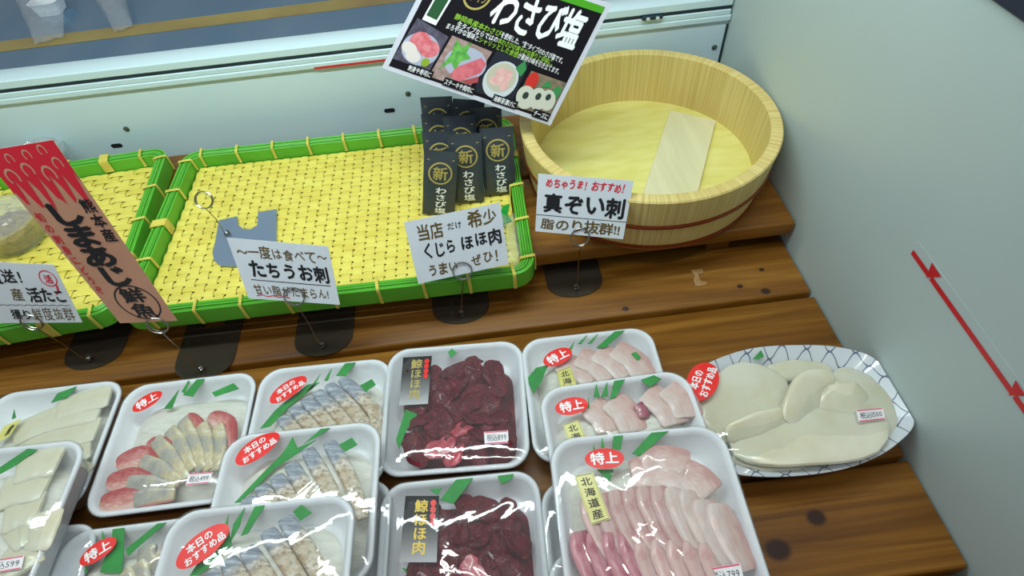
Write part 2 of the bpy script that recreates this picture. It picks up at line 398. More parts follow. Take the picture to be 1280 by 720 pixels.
# ------------------------------------------------------------------ lettering
GL = {}
def load_glyphs(chars):
    todo = [c for c in dict.fromkeys(chars) if c not in GL and c != ' ']
    os_ = []
    for c in todo:
        cu = bpy.data.curves.new('g', 'FONT'); cu.body = c; cu.fill_mode = 'FRONT'; cu.resolution_u = 2
        o = bpy.data.objects.new('g', cu); col.objects.link(o); os_.append((c, o, cu))
    dg = bpy.context.evaluated_depsgraph_get()
    for c, o, cu in os_:
        ev = o.evaluated_get(dg); me = ev.to_mesh()
        vs = [(v.co.x, v.co.y) for v in me.vertices]; fs = [tuple(p.vertices) for p in me.polygons]
        x0 = min(v[0] for v in vs); x1 = max(v[0] for v in vs)
        wide = ord(c) > 0x2E00
        adv = 0.99 if wide else (x1 - x0) + .12
        cx = 0.5 if wide else (x0 + x1) / 2
        cy = 0.38 if wide else 0.36
        GL[c] = ([(x - cx, y - cy) for x, y in vs], fs, adv); ev.to_mesh_clear()
    for c, o, cu in os_: bpy.data.objects.remove(o); bpy.data.curves.remove(cu)
def glyph(mb, fn, c, cx, cy, sx, sy, rot=0, bold=0.015, shear=0):
    if c == ' ': return
    if c not in GL: load_glyphs(c)
    vs, fs, adv = GL[c]; ca, sa = math.cos(rot), math.sin(rot)
    for k, (ox, oy) in enumerate(((0, 0),) if bold < .01 else ((-bold, 0), (bold, 0), (0, -bold), (0, bold))):
        mb.add([fn(cx + ((x + ox + shear * y) * ca - (y + oy) * sa) * sx, cy + ((x + ox + shear * y) * sa + (y + oy) * ca) * sy, k * .00004) for x, y in vs], fs)
def text(mb, fn, s, u0, u1, v, h, aspect, bold=0.015, jit=0.0, shear=0, v1=None):
    """a line of lettering from u0 to u1 on a card; h is the letter height, aspect the card's width / height"""
    load_glyphs(s)
    adv = [GL[c][2] if c != ' ' else .4 for c in s]; T = sum(adv); x = 0
    rnd = random.Random(s)
    for c, a in zip(s, adv):
        cu = u0 + (u1 - u0) * (x + a / 2) / T; q = (x + a / 2) / T
        k = 1 + rnd.uniform(-jit, jit)
        glyph(mb, fn, c, cu, (v if v1 is None else v + (v1 - v) * q) + rnd.uniform(-jit, jit) * h * .4, (u1 - u0) / T * k, h * k, rnd.uniform(-jit, jit) * .6, bold, shear)
        x += a
def vtext(mb, fn, s, u, v0, v1, w, bold=0.015, jit=0, u1=None, hk=1.0):
    n = len(s); rnd = random.Random(s)
    for i, c in enumerate(s):
        q = (i + .5) / n
        glyph(mb, fn, c, u + ((u1 or u) - u) * q + rnd.uniform(-jit, jit) * w * .2, v0 + (v1 - v0) * q, w, abs(v1 - v0) / n * hk, rnd.uniform(-jit, jit) * .5, bold)
class Quad:
    """a flat card given by its corners (bottom left, bottom right, top right, top left)"""
    def __init__(s, bl, br, tr, tl):
        s.c = [Vector(p) for p in (bl, br, tr, tl)]
        s.n = (s.c[1] - s.c[0]).cross(s.c[3] - s.c[0]).normalized()
    def P(s, u, v, off=0):
        a, b, c, d = s.c; return (a * (1 - u) + b * u) * (1 - v) + (d * (1 - u) + c * u) * v + s.n * off
    def fn(s, off): return lambda u, v, e=0: s.P(u, v, off + e)
    def slab(s, th=.0005):
        mb = MB(); R = lambda o: [s.P(u, v, o) for u, v in ((0, 0), (1, 0), (1, 1), (0, 1))]
        mb.loft([R(-th), R(0)], cap=True); return mb
    def rect(s, mb, u0, v0, u1, v1, off): mb.add([s.P(u0, v0, off), s.P(u1, v0, off), s.P(u1, v1, off), s.P(u0, v1, off)], [(0, 1, 2, 3)])
    def poly(s, mb, pts, off): mb.add([s.P(u, v, off) for u, v in pts], [tuple(range(len(pts)))])
    def line(s, mb, pts, wd, off, asp=1.0):
        for (a, b), (c, d) in zip(pts[:-1], pts[1:]):
            dx, dy = (c - a) * asp, d - b; L = math.hypot(dx, dy) or 1; nx, ny = -dy / L * wd / 2 / asp, dx / L * wd / 2
            s.poly(mb, [(a - nx, b - ny), (c - nx, d - ny), (c + nx, d + ny), (a + nx, b + ny)], off)
    def ring(s, mb, cu, cv, ru, rv, k, off, a0=0, a1=2 * PI, n=28):
        for i in range(n):
            p, q = a0 + (a1 - a0) * i / n, a0 + (a1 - a0) * (i + 1) / n
            s.poly(mb, [(cu + ru * math.cos(p), cv + rv * math.sin(p)), (cu + ru * math.cos(q), cv + rv * math.sin(q)), (cu + ru * k * math.cos(q), cv + rv * k * math.sin(q)), (cu + ru * k * math.cos(p), cv + rv * k * math.sin(p))], off)
    def disc(s, mb, cu, cv, ru, rv, off, n=24, rot=0):
        s.poly(mb, [(cu + ru * math.cos(2 * PI * i / n) * math.cos(rot) - rv * math.sin(2 * PI * i / n) * math.sin(rot), cv + ru * math.cos(2 * PI * i / n) * math.sin(rot) + rv * math.sin(2 * PI * i / n) * math.cos(rot)) for i in range(n)], off)

# ------------------------------------------------------------------ the display case (setting)
WX, WY = 0.3925, 0.81
mb = MB(); mb.box((-1.25, -.45, -.075), (.41, .85, -.06)); struct('floor', mb, mat('case_floor', (60, 44, 34), .6))
mb = MB(); mb.box((-1.25, WY, -.06), (WX, WY + .03, .156), .001); wall_back = struct('wall_back', mb, MT['panel'])
mb = MB(); mb.box((WX, -.45, -.06), (WX + .02, .86, .368), .001); wall_right = struct('wall_right', mb, mat('dimmed_white_panel', (184, 199, 197), 0.35, c2=(189, 203, 200), scale=(3, 3, 3), spec=0.4))  # greyer than the back panel: the weaker light here is put into the colour
def pill(c, hw, hh, th):
    mb = MB(); pts = []
    for k, sx in ((0, 1), (1, -1)):
        for i in range(9):
            a = -PI / 2 + k * PI + PI * i / 8; pts.append((c[0] + sx * (hw - hh) + math.cos(a) * hh, c[2] + math.sin(a) * hh))
    mb.loft([[(x, c[1], z) for x, z in pts], [(x, c[1] - th, z) for x, z in pts]], cap=True); return mb
for px, py in ((487, 138), (146, 182)):
    struct('slot', pill(at_y(px, py, WY), .0085, .0035, .0006), MT['hole'], wall_back)
for px, py in ((158, 161), (510, 117), (893, 59)):
    c = at_y(px, py, WY); mb = MB()
    rings = [[(c.x + r * math.cos(2 * PI * k / 16), c.y - d, c.z + r * math.sin(2 * PI * k / 16)) for k in range(16)] for r, d in ((.0042, 0), (.0042, .001), (.003, .002), (.0012, .0022))]
    mb.loft(rings, cap=True)
    so = struct('screw', mb, MT['screw'], wall_back)
mb = MB(); mb.box((WX - .004, WY - .0015, .0), (WX - .0012, WY - .0001, .150)); struct('trim_1', mb, MT['groove'])
# the sliding door track on top of the low back wall
tr = thing('sliding_door_track', 'pale aluminium sliding door track along the top of the low back wall', 'door track', (-.4, WY, .156))
mb = MB(); mb.box((-1.25, WY - .005, .1562), (WX - .001, WY + .03, .1655), .0015); mb.box((-1.25, WY - .004, .1655), (WX - .003, WY + .03, .1735), .001); part('lower_rail', mb, MT['alu'], tr)
mb = MB(); mb.box((-1.25, WY - .002, .1735), (WX - .003, WY + .03, .178)); part('groove', mb, MT['groove'], tr)
mb = MB(); mb.box((-1.25, WY - .003, .178), (WX - .002, WY + .034, .1905), .0015); part('upper_rail', mb, MT['alu'], tr)
c = at_y(815, 19, WY - .004); mb = MB(); mb.box((c.x - .015, WY - .0095, .1737), (c.x + .015, WY - .003, .1785), .0006); st = part('roller_stop', mb, MT['groove'], tr)
mb = MB()
for q in (-1, 1): mb.loft([[(c.x + q * .007 + .0028 * math.cos(2 * PI * k / 12), WY - .0095 - d, .176 + .0022 * math.sin(2 * PI * k / 12)) for k in range(12)] for d in (0, .001)], cap=True)
part('roller', mb, MT['alu'], st)
a, b = at_y(394, 88, WY - .005), at_y(480, 78, WY - .005)
mb = MB(); mb.box((a.x, WY - .0056, .1565), (b.x + .05, WY - .0051, .1597)); single('red_tape_strip', mb, MT['red'], 'thin red tape strip stuck along the lower edge of the door track', 'tape')
# rail on top of the right wall
tr = thing('glass_rail', 'dark and silver metal rail running along the top of the right wall', 'rail', (WX, .2, .368))
mb = MB(); mb.box((WX - .003, -.45, .3682), (WX + .02, .86, .381), .001); part('gasket', mb, MT['gasket'], tr)
mb = MB(); mb.box((WX - .001, -.45, .3812), (WX + .02, .86, .392), .002); part('metal_strip', mb, MT['alu_rail'], tr)
mb = MB(); mb.box((WX + .003, -.45, .3922), (WX + .02, .86, .406), .001); part('upper_gasket', mb, MT['gasket'], tr)
# steel counter beyond the case
mb = MB(); mb.box((-2.2, WY + .04, .165), (1.2, 2.4, .186), .002); co = single('steel_counter', mb, MT['steel'], 'brushed steel counter top beyond the low back wall of the case', 'counter')
A, B = at_z(-60, 66, .1862), at_z(520, -6, .1862)
mb = MB(); d = Vector((0, .036, 0)); mb.add([A - d / 2, B - d / 2, B + d / 2, A + d / 2], []); p = [A - d / 2, B - d / 2, B + d / 2, A + d / 2]
mb = MB(); mb.loft([[q + Vector((0, 0, z)) for q in p] for z in (0, .0006)], cap=True); single('yellow_band', mb, MT['yband'], 'dull yellow band across the steel counter', 'band')  # thin raised strip, dull yellow mottled with brown

# ------------------------------------------------------------------ wooden deck
def wx(px, py): p = at_z(px, py, 0); return (p.x, p.y)
knots = [(1020, 647, .010), (972, 687, .012), (952, 337, .004), (957, 364, .006), (782, 386, .004), (1087, 540, .004), (925, 358, .004), (885, 540, .004)]
kn = [(*wx(a, b), r) for a, b, r in knots]
def plank(name, y0, y1, z0, z1, parent, seed, x0=-1.2, x1=WX - .003):
    ks = [k for k in kn if y0 < k[1] < y1 and z1 < .01]
    mb = MB(); n = 40
    b = .003
    prof = [(y0 + b, z0), (y0, z0 + b), (y0, z1 - b), (y0 + b * .4, z1 - b * .3), (y0 + b * 1.2, z1), (y1 - b * 1.2, z1), (y1 - b * .4, z1 - b * .3), (y1, z1 - b), (y1, z0 + b), (y1 - b, z0)]
    mb.loft([[(x0 + (x1 - x0) * i / n, y, z) for y, z in prof] for i in range(n + 1)], cap=True)
    og = WORLDFRAME[parent.name]
    wd = wood_dark('brown_wood_' + name + str(seed), seed, [(k[0] - og.x, k[1] - og.y, k[2]) for k in ks])
    return part(name, mb, wd, parent)
deck = thing('wooden_deck', 'brown stained wooden slat deck carrying the wrapped fish packs', 'wooden deck', (-.3, .3, -.06))
for i, (y0, y1) in enumerate(((-.14, -.035), (-.028, .078), (.087, .1885), (.1935, .4035), (.4105, .566), (.573, .79))):
    plank('plank', y0, y1, -.028, 0, deck, i)
for i, x in enumerate((-.9, -.3, .3)):
    mb = MB(); mb.box((x - .03, -.14, -.06), (x + .03, .79, -.0285), .002); part('bearer', mb, MT['kraft'] if 0 else wood_dark('brown_bearer%d' % i, i), deck)
shelf = thing('raised_shelf', 'raised brown plank shelf under the baskets and the wooden tub', 'shelf', (-.3, .65, 0))
plank('plank', .489, .64, .022, .0445, shelf, 11); plank('plank', .648, .80, .022, .0445, shelf, 12)
for i, x in enumerate((-.80, -.45, -.138, .30)):
    mb = MB(); mb.box((x - .016, .50, .0005), (x + .016, .79, .0215), .001); part('bearer', mb, wood_dark('brown_shelf_bearer%d' % i, i + 3), shelf)
c = at_z(875, 346, 0)
mb = MB(); pts = [at_z(px, py, .0003) for px, py in ((863, 338), (878, 336), (879, 341), (872, 343), (876, 351), (884, 353), (881, 357), (869, 358), (867, 350), (868, 345))]
mb.loft([[p + Vector((0, 0, z)) for p in pts] for z in (0, .0005)], cap=True)
single('tape_scrap', mb, mat('old_tape', (176, 140, 98), .35, c2=(150, 112, 70), scale=(80, 80, 80)), 'torn scrap of old tape stuck on the brown plank before the tub', 'tape scrap', smooth=False)
# red arrow tape on the right wall
t = thing('arrow_tape', 'clear tape with red line and red arrows on the right wall', 'tape', (WX, .2, .16))
def wq(y, z, o=.0): return (WX - .0004 - o, y, z)
qa, qb = at_x(1140, 318, WX), at_x(1272, 505, WX); ua = at_x(1152, 307, WX)
def zt(y): return qa.z + (y - qa.y) / (qb.y - qa.y) * (qb.z - qa.z)
tw = ua.z - zt(ua.y); y1_ = qa.y + .001; y0_ = -.2
cor = ((y0_, zt(y0_)), (y1_, zt(y1_)), (y1_, zt(y1_) + tw), (y0_, zt(y0_) + tw))
mb = MB(); mb.loft([[wq(y, z, -.0003) for y, z in cor], [wq(y, z) for y, z in cor]], cap=True); part('clear_strip', mb, MT['tapegrey'], t, False)
tri = [[at_x(*p, WX) for p in q] for q in (((1166, 328), (1159, 347), (1178, 346)), ((1271, 475), (1262, 494), (1284, 495)))]
dy = tri[0][0].y - tri[1][0].y; prev = y1_
mb = MB()
for k in range(4):
    yk = tri[0][1].y - dy * k
    mb.add([wq(y, z, .0003) for y, z in ((yk + .0005, zt(yk)), (prev, zt(prev)), (prev, zt(prev) + tw * .36), (yk + .0005, zt(yk) + tw * .36))], [(0, 1, 2, 3)]); prev = yk - .0035
part('red_line', mb, MT['red'], t, False)
for k in range(4):
    mb = MB(); q = tri[0] if k != 1 else tri[1]; sh = 0 if k < 2 else -dy * k
    mb.add([wq(p.y + sh, p.z, .0006) for p in q], [(0, 1, 2)]); part('arrow', mb, MT['red'], t, False)

# ------------------------------------------------------------------ led strip lamp above the back of the case
lamp = thing('led_strip_lamp', 'slim white strip lamp with a row of small bright dots above the case', 'lamp', (-.26, .44, .745))
mb = MB(); mb.box((-.84, .425, .747), (.32, .455, .767), .003); part('housing', mb, MT['alu'], lamp)
em = bpy.data.materials.new('led_glow'); em.use_nodes = True; em.node_tree.nodes['Principled BSDF'].inputs['Emission Color'].default_value = (.95, 1, 1, 1); em.node_tree.nodes['Principled BSDF'].inputs['Emission Strength'].default_value = 12
for i in range(32):
    x = -.805 + i * .0352; mb = MB(); mb.box((x - .0045, .433, .7435), (x + .0045, .447, .7468), .001); part('led', mb, em, lamp)

# ------------------------------------------------------------------ wooden tub
TX, TY, TR = .2223, .628, .1693
tub = thing('wooden_tub', 'large round pale wooden sushi tub in the corner by the right wall', 'tub', (TX, TY, .045))
def lathe(prof, n=112, closed=True):
    mb = MB(); rings = [[(TX + r * math.cos(2 * PI * k / n), TY + r * math.sin(2 * PI * k / n), z) for k in range(n)] for r, z in prof]
    if closed: rings.append(rings[0])
    mb.loft(rings); return mb
t = NT('pale_tub_wood', 0.5); x, y, z = t.xyz()
ang = t.math('ARCTAN2', y, x); cb_ = t.nt.nodes.new('ShaderNodeCombineXYZ'); t.put(cb_.inputs[0], t.math('MULTIPLY', ang, 80)); t.put(cb_.inputs[1], t.math('MULTIPLY', z, 3))
cc_ = t.nt.nodes.new('ShaderNodeCombineXYZ'); t.put(cc_.inputs[0], t.math('MULTIPLY', ang, 4)); t.put(cc_.inputs[1], t.math('MULTIPLY', z, 2))
g = t.noise((1, 1, 1), 3, 0.2, cb_.outputs[0]); gg = t.noise((1, 1, 1), 2, 0, cc_.outputs[0])
cl = t.mix(t.ramp(g, [(0.40, (255, 255, 255)), (0.60, (0, 0, 0))]), t.ramp(gg, [(0.35, (216, 196, 122)), (0.65, (226, 208, 138))]), (202, 176, 104))
cl = t.mix(t.ramp(t.noise((9, 9, 9), 2), [(0.60, (0, 0, 0)), (0.76, (130, 130, 130))]), cl, (214, 186, 70))
t.color(cl); t.bump(g, 0.12, 0.001); wall_w = t.M
part('wall', lathe([(.156, .0455), (.1645, .093), (TR - .001, .1335), (TR - .0025, .1355), (.1545, .1355), (.153, .1345), (.1495, .062), (.148, .05)]), wall_w, tub)
n = 96; mb = MB(); mb.loft([[(TX + r * math.cos(2 * PI * k / n), TY + r * math.sin(2 * PI * k / n), z) for k in range(n)] for r, z in ((.147, .052), (.1505, .0525), (.1505, .060))], cap=True)
part('bottom', mb, hinoki('pale_bottom_wood', (16, 70, 8), (214, 206, 112), (224, 218, 134), (214, 200, 84)), tub)
for z, r in ((.0925, .1655), (.052, .1585)):
    mb = MB(); rings = []
    for a in range(6):
        an = 2 * PI * a / 6; rings.append([(TX + (r + .0012 * math.cos(an)) * math.cos(2 * PI * k / 96), TY + (r + .0012 * math.cos(an)) * math.sin(2 * PI * k / 96), z + .0032 * math.sin(an)) for k in range(96)])
    rings.append(rings[0]); mb.loft(rings); part('hoop', mb, MT['copper'], tub)
q = [at_z(px, py, .0675) for px, py in ((800, 252), (869, 254), (895, 150), (838, 137))]
mb = MB(); mb.loft([[p + Vector((0, 0, z)) for p in q] for z in (-.0072, -.0008)] + [[p.lerp(sum(q, Vector()) / 4, .012) for p in q]], cap=True)
single('wooden_board', mb, MT['board'], 'pale rectangular wooden board lying inside the round tub', 'board', smooth=False)

# ------------------------------------------------------------------ baskets
def basket(label, c, hw, hd, yaw, wp, fp, alongy, zb=.0455, wide_ties=()):
    root = thing('bamboo_tray', label, 'basket', (c[0], c[1], zb), math.radians(yaw), local=True)
    rim_h = .027; T = .0155; r = .026
    for k in range(5):
        o = T * k / 5; mb = MB(); zt_ = rim_h - (0 if k in (0, 2) else .0012 * (k % 3))
        tk = .0026
        rr = max(.006, r - o)
        R = [rrect(hw - o, hd - o, rr, .002, 9), rrect(hw - o + .0004, hd - o + .0004, rr, rim_h * .5, 9), rrect(hw - o, hd - o, rr, zt_ - .0006, 9), rrect(hw - o - .0006, hd - o - .0006, rr, zt_, 9), rrect(hw - o - tk + .0006, hd - o - tk + .0006, max(.004, rr - tk), zt_, 9), rrect(hw - o - tk, hd - o - tk, max(.004, rr - tk), zt_ - .0006, 9), rrect(hw - o - tk, hd - o - tk, max(.004, rr - tk), .002, 9)]
        R.append(R[0]); mb.loft(R); part('rim_strip', mb, MT['green'] if k % 2 == 0 else MT['green2'], root)
    ix, iy = hw - T - .0005, hd - T - .0005
    mb = MB(); A = .0009; z0 = .0065
    nx, ny = int(2 * ix / wp), int(2 * iy / fp); px_, py_ = 2 * ix / nx, 2 * iy / ny
    def ribbon(pts, wid, ydir):
        rows = []
        for x, y, z in pts:
            rows.append([(x - wid / 2, y, z - .0004), (x, y, z + .0003), (x + wid / 2, y, z - .0004)] if ydir else [(x, y + wid / 2, z - .0004), (x, y, z + .0003), (x, y - wid / 2, z - .0004)])
        mb.loft(rows, closed=False)
    wa, wf = (px_ * .84, py_ * .78) if alongy else (px_ * .66, py_ * .9)
    for i in range(nx):
        x = -ix + (i + .5) * px_; pts = []
        for j in range(ny):
            y = -iy + (j + .5) * py_; s = A if (i + j) % 2 else -A
            jx = random.uniform(-.0004, .0004)
            pts += [(x + jx, y - py_ * .28, z0 + s + (.0005 if alongy else 0)), (x + jx, y + py_ * .28, z0 + s + (.0005 if alongy else 0))]
        ribbon(pts, wa, True)
    for j in range(ny):
        y = -iy + (j + .5) * py_; pts = []
        for i in range(nx):
            x = -ix + (i + .5) * px_; s = -A if (i + j) % 2 else A
            pts += [(x - px_ * .28, y, z0 + s), (x + px_ * .28, y, z0 + s)]
        ribbon(pts, wf, False)
    part('woven_mat', mb, MT['weave'], root)
    def tie(x, y, nx_, ny_, wd=.0022, wide=False):
        n = Vector((nx_, ny_, 0)); t = Vector((-ny_, nx_, 0)); p = Vector((x, y, 0)); mb = MB()
        for s in ((-.5, .5) if not wide else [-3, -2, -1, 0, 1, 2, 3]):
            dd = t * (s * .0019); L = []
            for o, z in ((.0014, .003), (.0018, rim_h * .5), (.0014, rim_h), (.0002, rim_h + .0014), (-T * .5, rim_h + .0016), (-T, rim_h + .0012), (-T - .0012, rim_h - .001), (-T - .0016, .012), (-T - .002, .0095)):
                L.append(p + n * o + dd + Vector((0, 0, z)) + t * (.002 * (o / T)))
            mb.tube(spline(L, 16), .00105, 6)
        part('wide_binding' if wide else 'tie', mb, MT['tie'], root)
    s = .052
    for sgn in (1, -1):
        m_ = int((2 * hw - 2 * r) / s)
        for i in range(m_ + 1): 
            x = -hw + r + (2 * hw - 2 * r) * (i + .3 * (sgn < 0)) / (m_ + .3); tie(x, sgn * hd, 0, sgn, wide=('b%d' % i if sgn > 0 else 'f%d' % i) in wide_ties)
        m_ = int((2 * hd - 2 * r) / .056)
        for i in range(m_ + 1): tie(sgn * hw, -hd + r + (2 * hd - 2 * r) * i / m_, sgn, 0, wide=('r%d' % i if sgn > 0 else 'l%d' % i) in wide_ties)
    return root
basket('large yellow woven tray with green rim, empty middle, beside the wooden tub', (-.2005, .6005), .2495, .1585, -1.0, .0138, .0105, True, wide_ties=('r3', 'l2'))
basket('yellow woven tray with green rim at the left, holding a clear cup', (-.7155, .606), .2495, .1625, 3.4, .019, .0125, False, wide_ties=('b7', 'f7'))

# ------------------------------------------------------------------ price card stands
def base_outline(x, y, hw=.037, dep=.085):
    pts = []
    for i in range(15):
        a = PI + PI * i / 14; pts.append((x + math.cos(a) * hw, y + .022 + .03 * math.copysign(abs(math.sin(a)) ** .8, math.sin(a))))
    return pts + [(x + hw, y + dep), (x + .014, y + dep), (x + .012, y + dep - .014), (x - .012, y + dep - .014), (x - .014, y + dep), (x - hw, y + dep)]
def stand(label, S, ring_c, n, base_mat=None, outline=None, zb=.0004):
    root = thing('card_stand', label, 'card stand', (S.x, S.y, zb), group='wire card stands')
    mb = MB(); mb.prism(outline or base_outline(S.x, S.y - .001), zb, zb + .0012); part('base_plate', mb, base_mat or MT['steel_dark'], root, 30)
    mb = MB(); Rr = .0108
    e1 = Vector((1, 0, 0)); e1 = (e1 - n * e1.dot(n)).normalized(); e2 = n.cross(e1)
    if e2.z < 0: e2 = -e2
    foot = Vector((S.x, S.y, zb + .0012)); L = []
    for i in range(22): a = 2 * PI * i / 9; L.append(foot + Vector((.0036 * math.cos(a) + .0, .0036 * math.sin(a) + .004, .0012 + .0018 * i / 9)))
    mb.tube(L, .0006, 6); mb.tube([foot + Vector((0, .0, 0)), foot + Vector((0, 0, .005)), foot.lerp(ring_c, .5), ring_c - e2 * (Rr + .001)], .0007, 6); part('stem', mb, MT['wire'], root)
    mb = MB()
    for s in (-1, 1): mb.tube([ring_c + n * (.0016 * s) + (e1 * math.cos(2 * PI * i / 36) + e2 * math.sin(2 * PI * i / 36)) * Rr for i in range(36)], .0008, 6, closed=True)
    part('clip_ring', mb, MT['wire'], root)
    return root
def card(stem, ring, q, tau, where):
    """a card in a wire clip: stem foot and ring as seen, the four corners (bl, br, tr, tl) on a plane leaning back by tau"""
    S = at_z(*stem, .0016); R = at_y(*ring, S.y); t = math.radians(tau); n = Vector((0, -math.cos(t), math.sin(t)))
    Q = Quad(*[at_plane(px, py, R, n) for px, py in q]); Q.n = n
    stand('wire card stand with smoky dark plate holding ' + where, S, R, n)
    return Q
def put_card(name, Q, label, m_, layers, cat='price card'):
    th = thing(name, label, cat, Q.c[0].lerp(Q.c[1], .5))
    part('card', Q.slab(), m_, th, False)
    for nm, mb, mm in layers: part(nm, mb, mm, th, False)
    return th
OFF = .00025
INKS = {1: 'brown_ink', 2: 'black_ink', 3: 'red_ink'}
LN = []
def ln(k, nm='lettering'):
    LN.append((nm, MB(), MT[INKS[k]])); return LN[-1][1]
# たちうお刺
Q = card((403, 437), (368, 370), [(311, 373), (425, 381), (410, 308), (283, 297)], 25, 'the middle white card')
f = Q.fn(OFF); A_ = 1.45
LN = []
text(ln(1), f, '～一度は食べて～', .05, .97, .80, .21, A_, .012, .12)
text(ln(2), f, 'たちうお刺', .12, .95, .52, .30, A_, .035, .12)
Q.line(ln(2,'ink_line'), [(.10, .335), (.94, .325)], .012, OFF)
text(ln(1), f, '甘い脂がたまらん!', .09, .90, .17, .20, A_, .012, .12)
Q.line(ln(3,'ink_line'), [(.10 + .06 * i, .07 + (.012 if i % 2 else -.012)) for i in range(7)], .014, OFF)
put_card('price_card', Q, 'white handwritten card in the middle, leaning before the empty metal stand', MT['card'], LN)
# くじらほほ肉
Q = card((577, 397), (578, 338), [(523, 355), (636, 330), (625, 253), (505, 278)], 25, 'the white card below the black sachets')
f = Q.fn(OFF); LN = []
text(ln(1), f, '当店', .10, .38, .79, .26, A_, .02, .1); text(ln(2), f, 'だけ', .42, .58, .80, .13, A_, .01, .1); text(ln(1), f, '希少', .64, .95, .82, .27, A_, .02, .1)
text(ln(2), f, 'くじら', .12, .48, .49, .25, A_, .03, .12); text(ln(2), f, 'ほほ肉', .52, .97, .50, .26, A_, .03, .1)
text(ln(1), f, 'うまい', .13, .46, .17, .20, A_, .028, .14); text(ln(1), f, 'ぜひ！', .60, .98, .19, .23, A_, .02, .14)
put_card('price_card', Q, 'white handwritten card leaning below the black sachets', MT['card'], LN)
# 真ぞい刺
Q = card((721, 364), (725, 296), [(669, 289), (779, 299), (792, 226), (673, 217)], 27, 'the white card before the wooden tub')
f = Q.fn(OFF); LN = []
text(ln(3), f, 'めちゃうま！おすすめ！', .08, .97, .86, .17, A_, .03, .12, .15)
text(ln(2), f, '真ぞい刺', .06, .97, .53, .37, A_, .035, .12)
Q.line(ln(2,'ink_line'), [(.0, .30), (1, .30)], .010, OFF)
text(ln(1), f, '脂のり抜群!!', .05, .95, .15, .22, A_, .022, .1)
put_card('price_card', Q, 'white handwritten card with red top line standing before the wooden tub', MT['card'], LN)
# 活たこ
Q = card((112, 454), (40, 402), [(-30, 404), (103, 403), (67, 331), (-60, 325)], 15, 'the white card with the red seal')
f = Q.fn(OFF); LN = []
text(ln(2), f, '直送！', .28, .70, .78, .24, A_, .025, .1); glyph(ln(3), f, '活', .875, .76, .085, .15, 0, .03)
Q.ring(ln(3,'ink_ring'), .875, .77, .085, .135, .88, OFF); Q.line(ln(3,'ink_line'), [(.93, .66), (.915, .55), (.88, .50)], .02, OFF)
text(ln(1), f, '産', .44, .56, .49, .22, A_, .012); text(ln(2), f, '活たこ', .60, .97, .48, .25, A_, .03, .1)
Q.line(ln(2,'ink_line'), [(.2 + .04 * i, .31 + (.008 if i % 2 else -.008)) for i in range(20)], .008, OFF)
text(ln(2), f, '獲り', .36, .56, .15, .18, A_, .014, .1); text(ln(1), f, '鮮度抜群', .56, .96, .16, .25, A_, .008, .1)
put_card('price_card', Q, 'white handwritten card with round red seal at the left edge', MT['card'], LN)
# しまあじ (tall brown card)
Q = card((252, 466), (197, 406), [(150, 404), (222, 401), (66, 175), (-25, 190)], 12, 'the tall brown card')
f = Q.fn(OFF); LN = []
rnd = random.Random(3)
top = [(0, .80)]
for i in range(6):
    u = i / 6; top += [(u + .03, .80 - .05 * (i % 2)), (u + .06, .745 - .03 * (i % 3)), (u + .10, .735 - .02 * (i % 2)), (u + .125, .80), (u + .14, .86)]
poly = [(min(u, 1), v) for u, v in top] + [(1, .80), (1, 1), (0, 1)]
Q.poly(ln(3,'flame_print'), poly, OFF)
mk = MB()
for cu, cv, s in ((.16, .87, .8), (.42, .89, .7), (.66, .86, .8), (.86, .90, .6), (.30, .95, .5), (.55, .955, .5), (.78, .965, .5)):
    Q.ring(mk, cu, cv, .11 * s, .055 * s, .72, OFF * 1.6, -.6, 3.9, 14)
vtext(ln(2), f, '熊本産', .86, .735, .50, .20, .03, .08, hk=.95)
vtext(ln(2), f, 'しまあじ', .44, .73, .25, .54, .05, .12, u1=.52, hk=1.15)
vtext(ln(3), f, '旬の刺身にどうぞ', .09, .70, .20, .12, .02, .15, u1=.10, hk=.9)
Q.ring(ln(2,'ink_ring'), .56, .135, .34, .115, .93, OFF); vtext(ln(2), f, '鮮魚', .56, .235, .03, .40, .03, .06)
put_card('price_card', Q, 'tall brown card with red flames, leaning over the joint of both trays', MT['kraft'], LN + [('flame_swirls', mk, MT['kraft'])])
# empty stand lying in the tray
zz = .0548
S = at_z(284, 296, zz + .002); n = Vector((0, -.8, .6)).normalized()
ol = [at_z(px, py, zz) for px, py in ((274, 276), (297, 271), (298, 282), (305, 287), (314, 287), (322, 282), (323, 266), (346, 262), (346, 300), (345, 338), (320, 338), (300, 334), (276, 333), (268, 326), (266, 316), (270, 300))]
stand('empty wire card stand with metal base coloured by blue reflection, lying in the large tray', S, at_y(255, 250, S.y + .015), n, mat('steel_blue_reflection', (176, 200, 224), .28, metal=.85), [(p.x, p.y) for p in reversed(ol)], zz)  # plain steel plate, the blue reflected from above is put into its colour
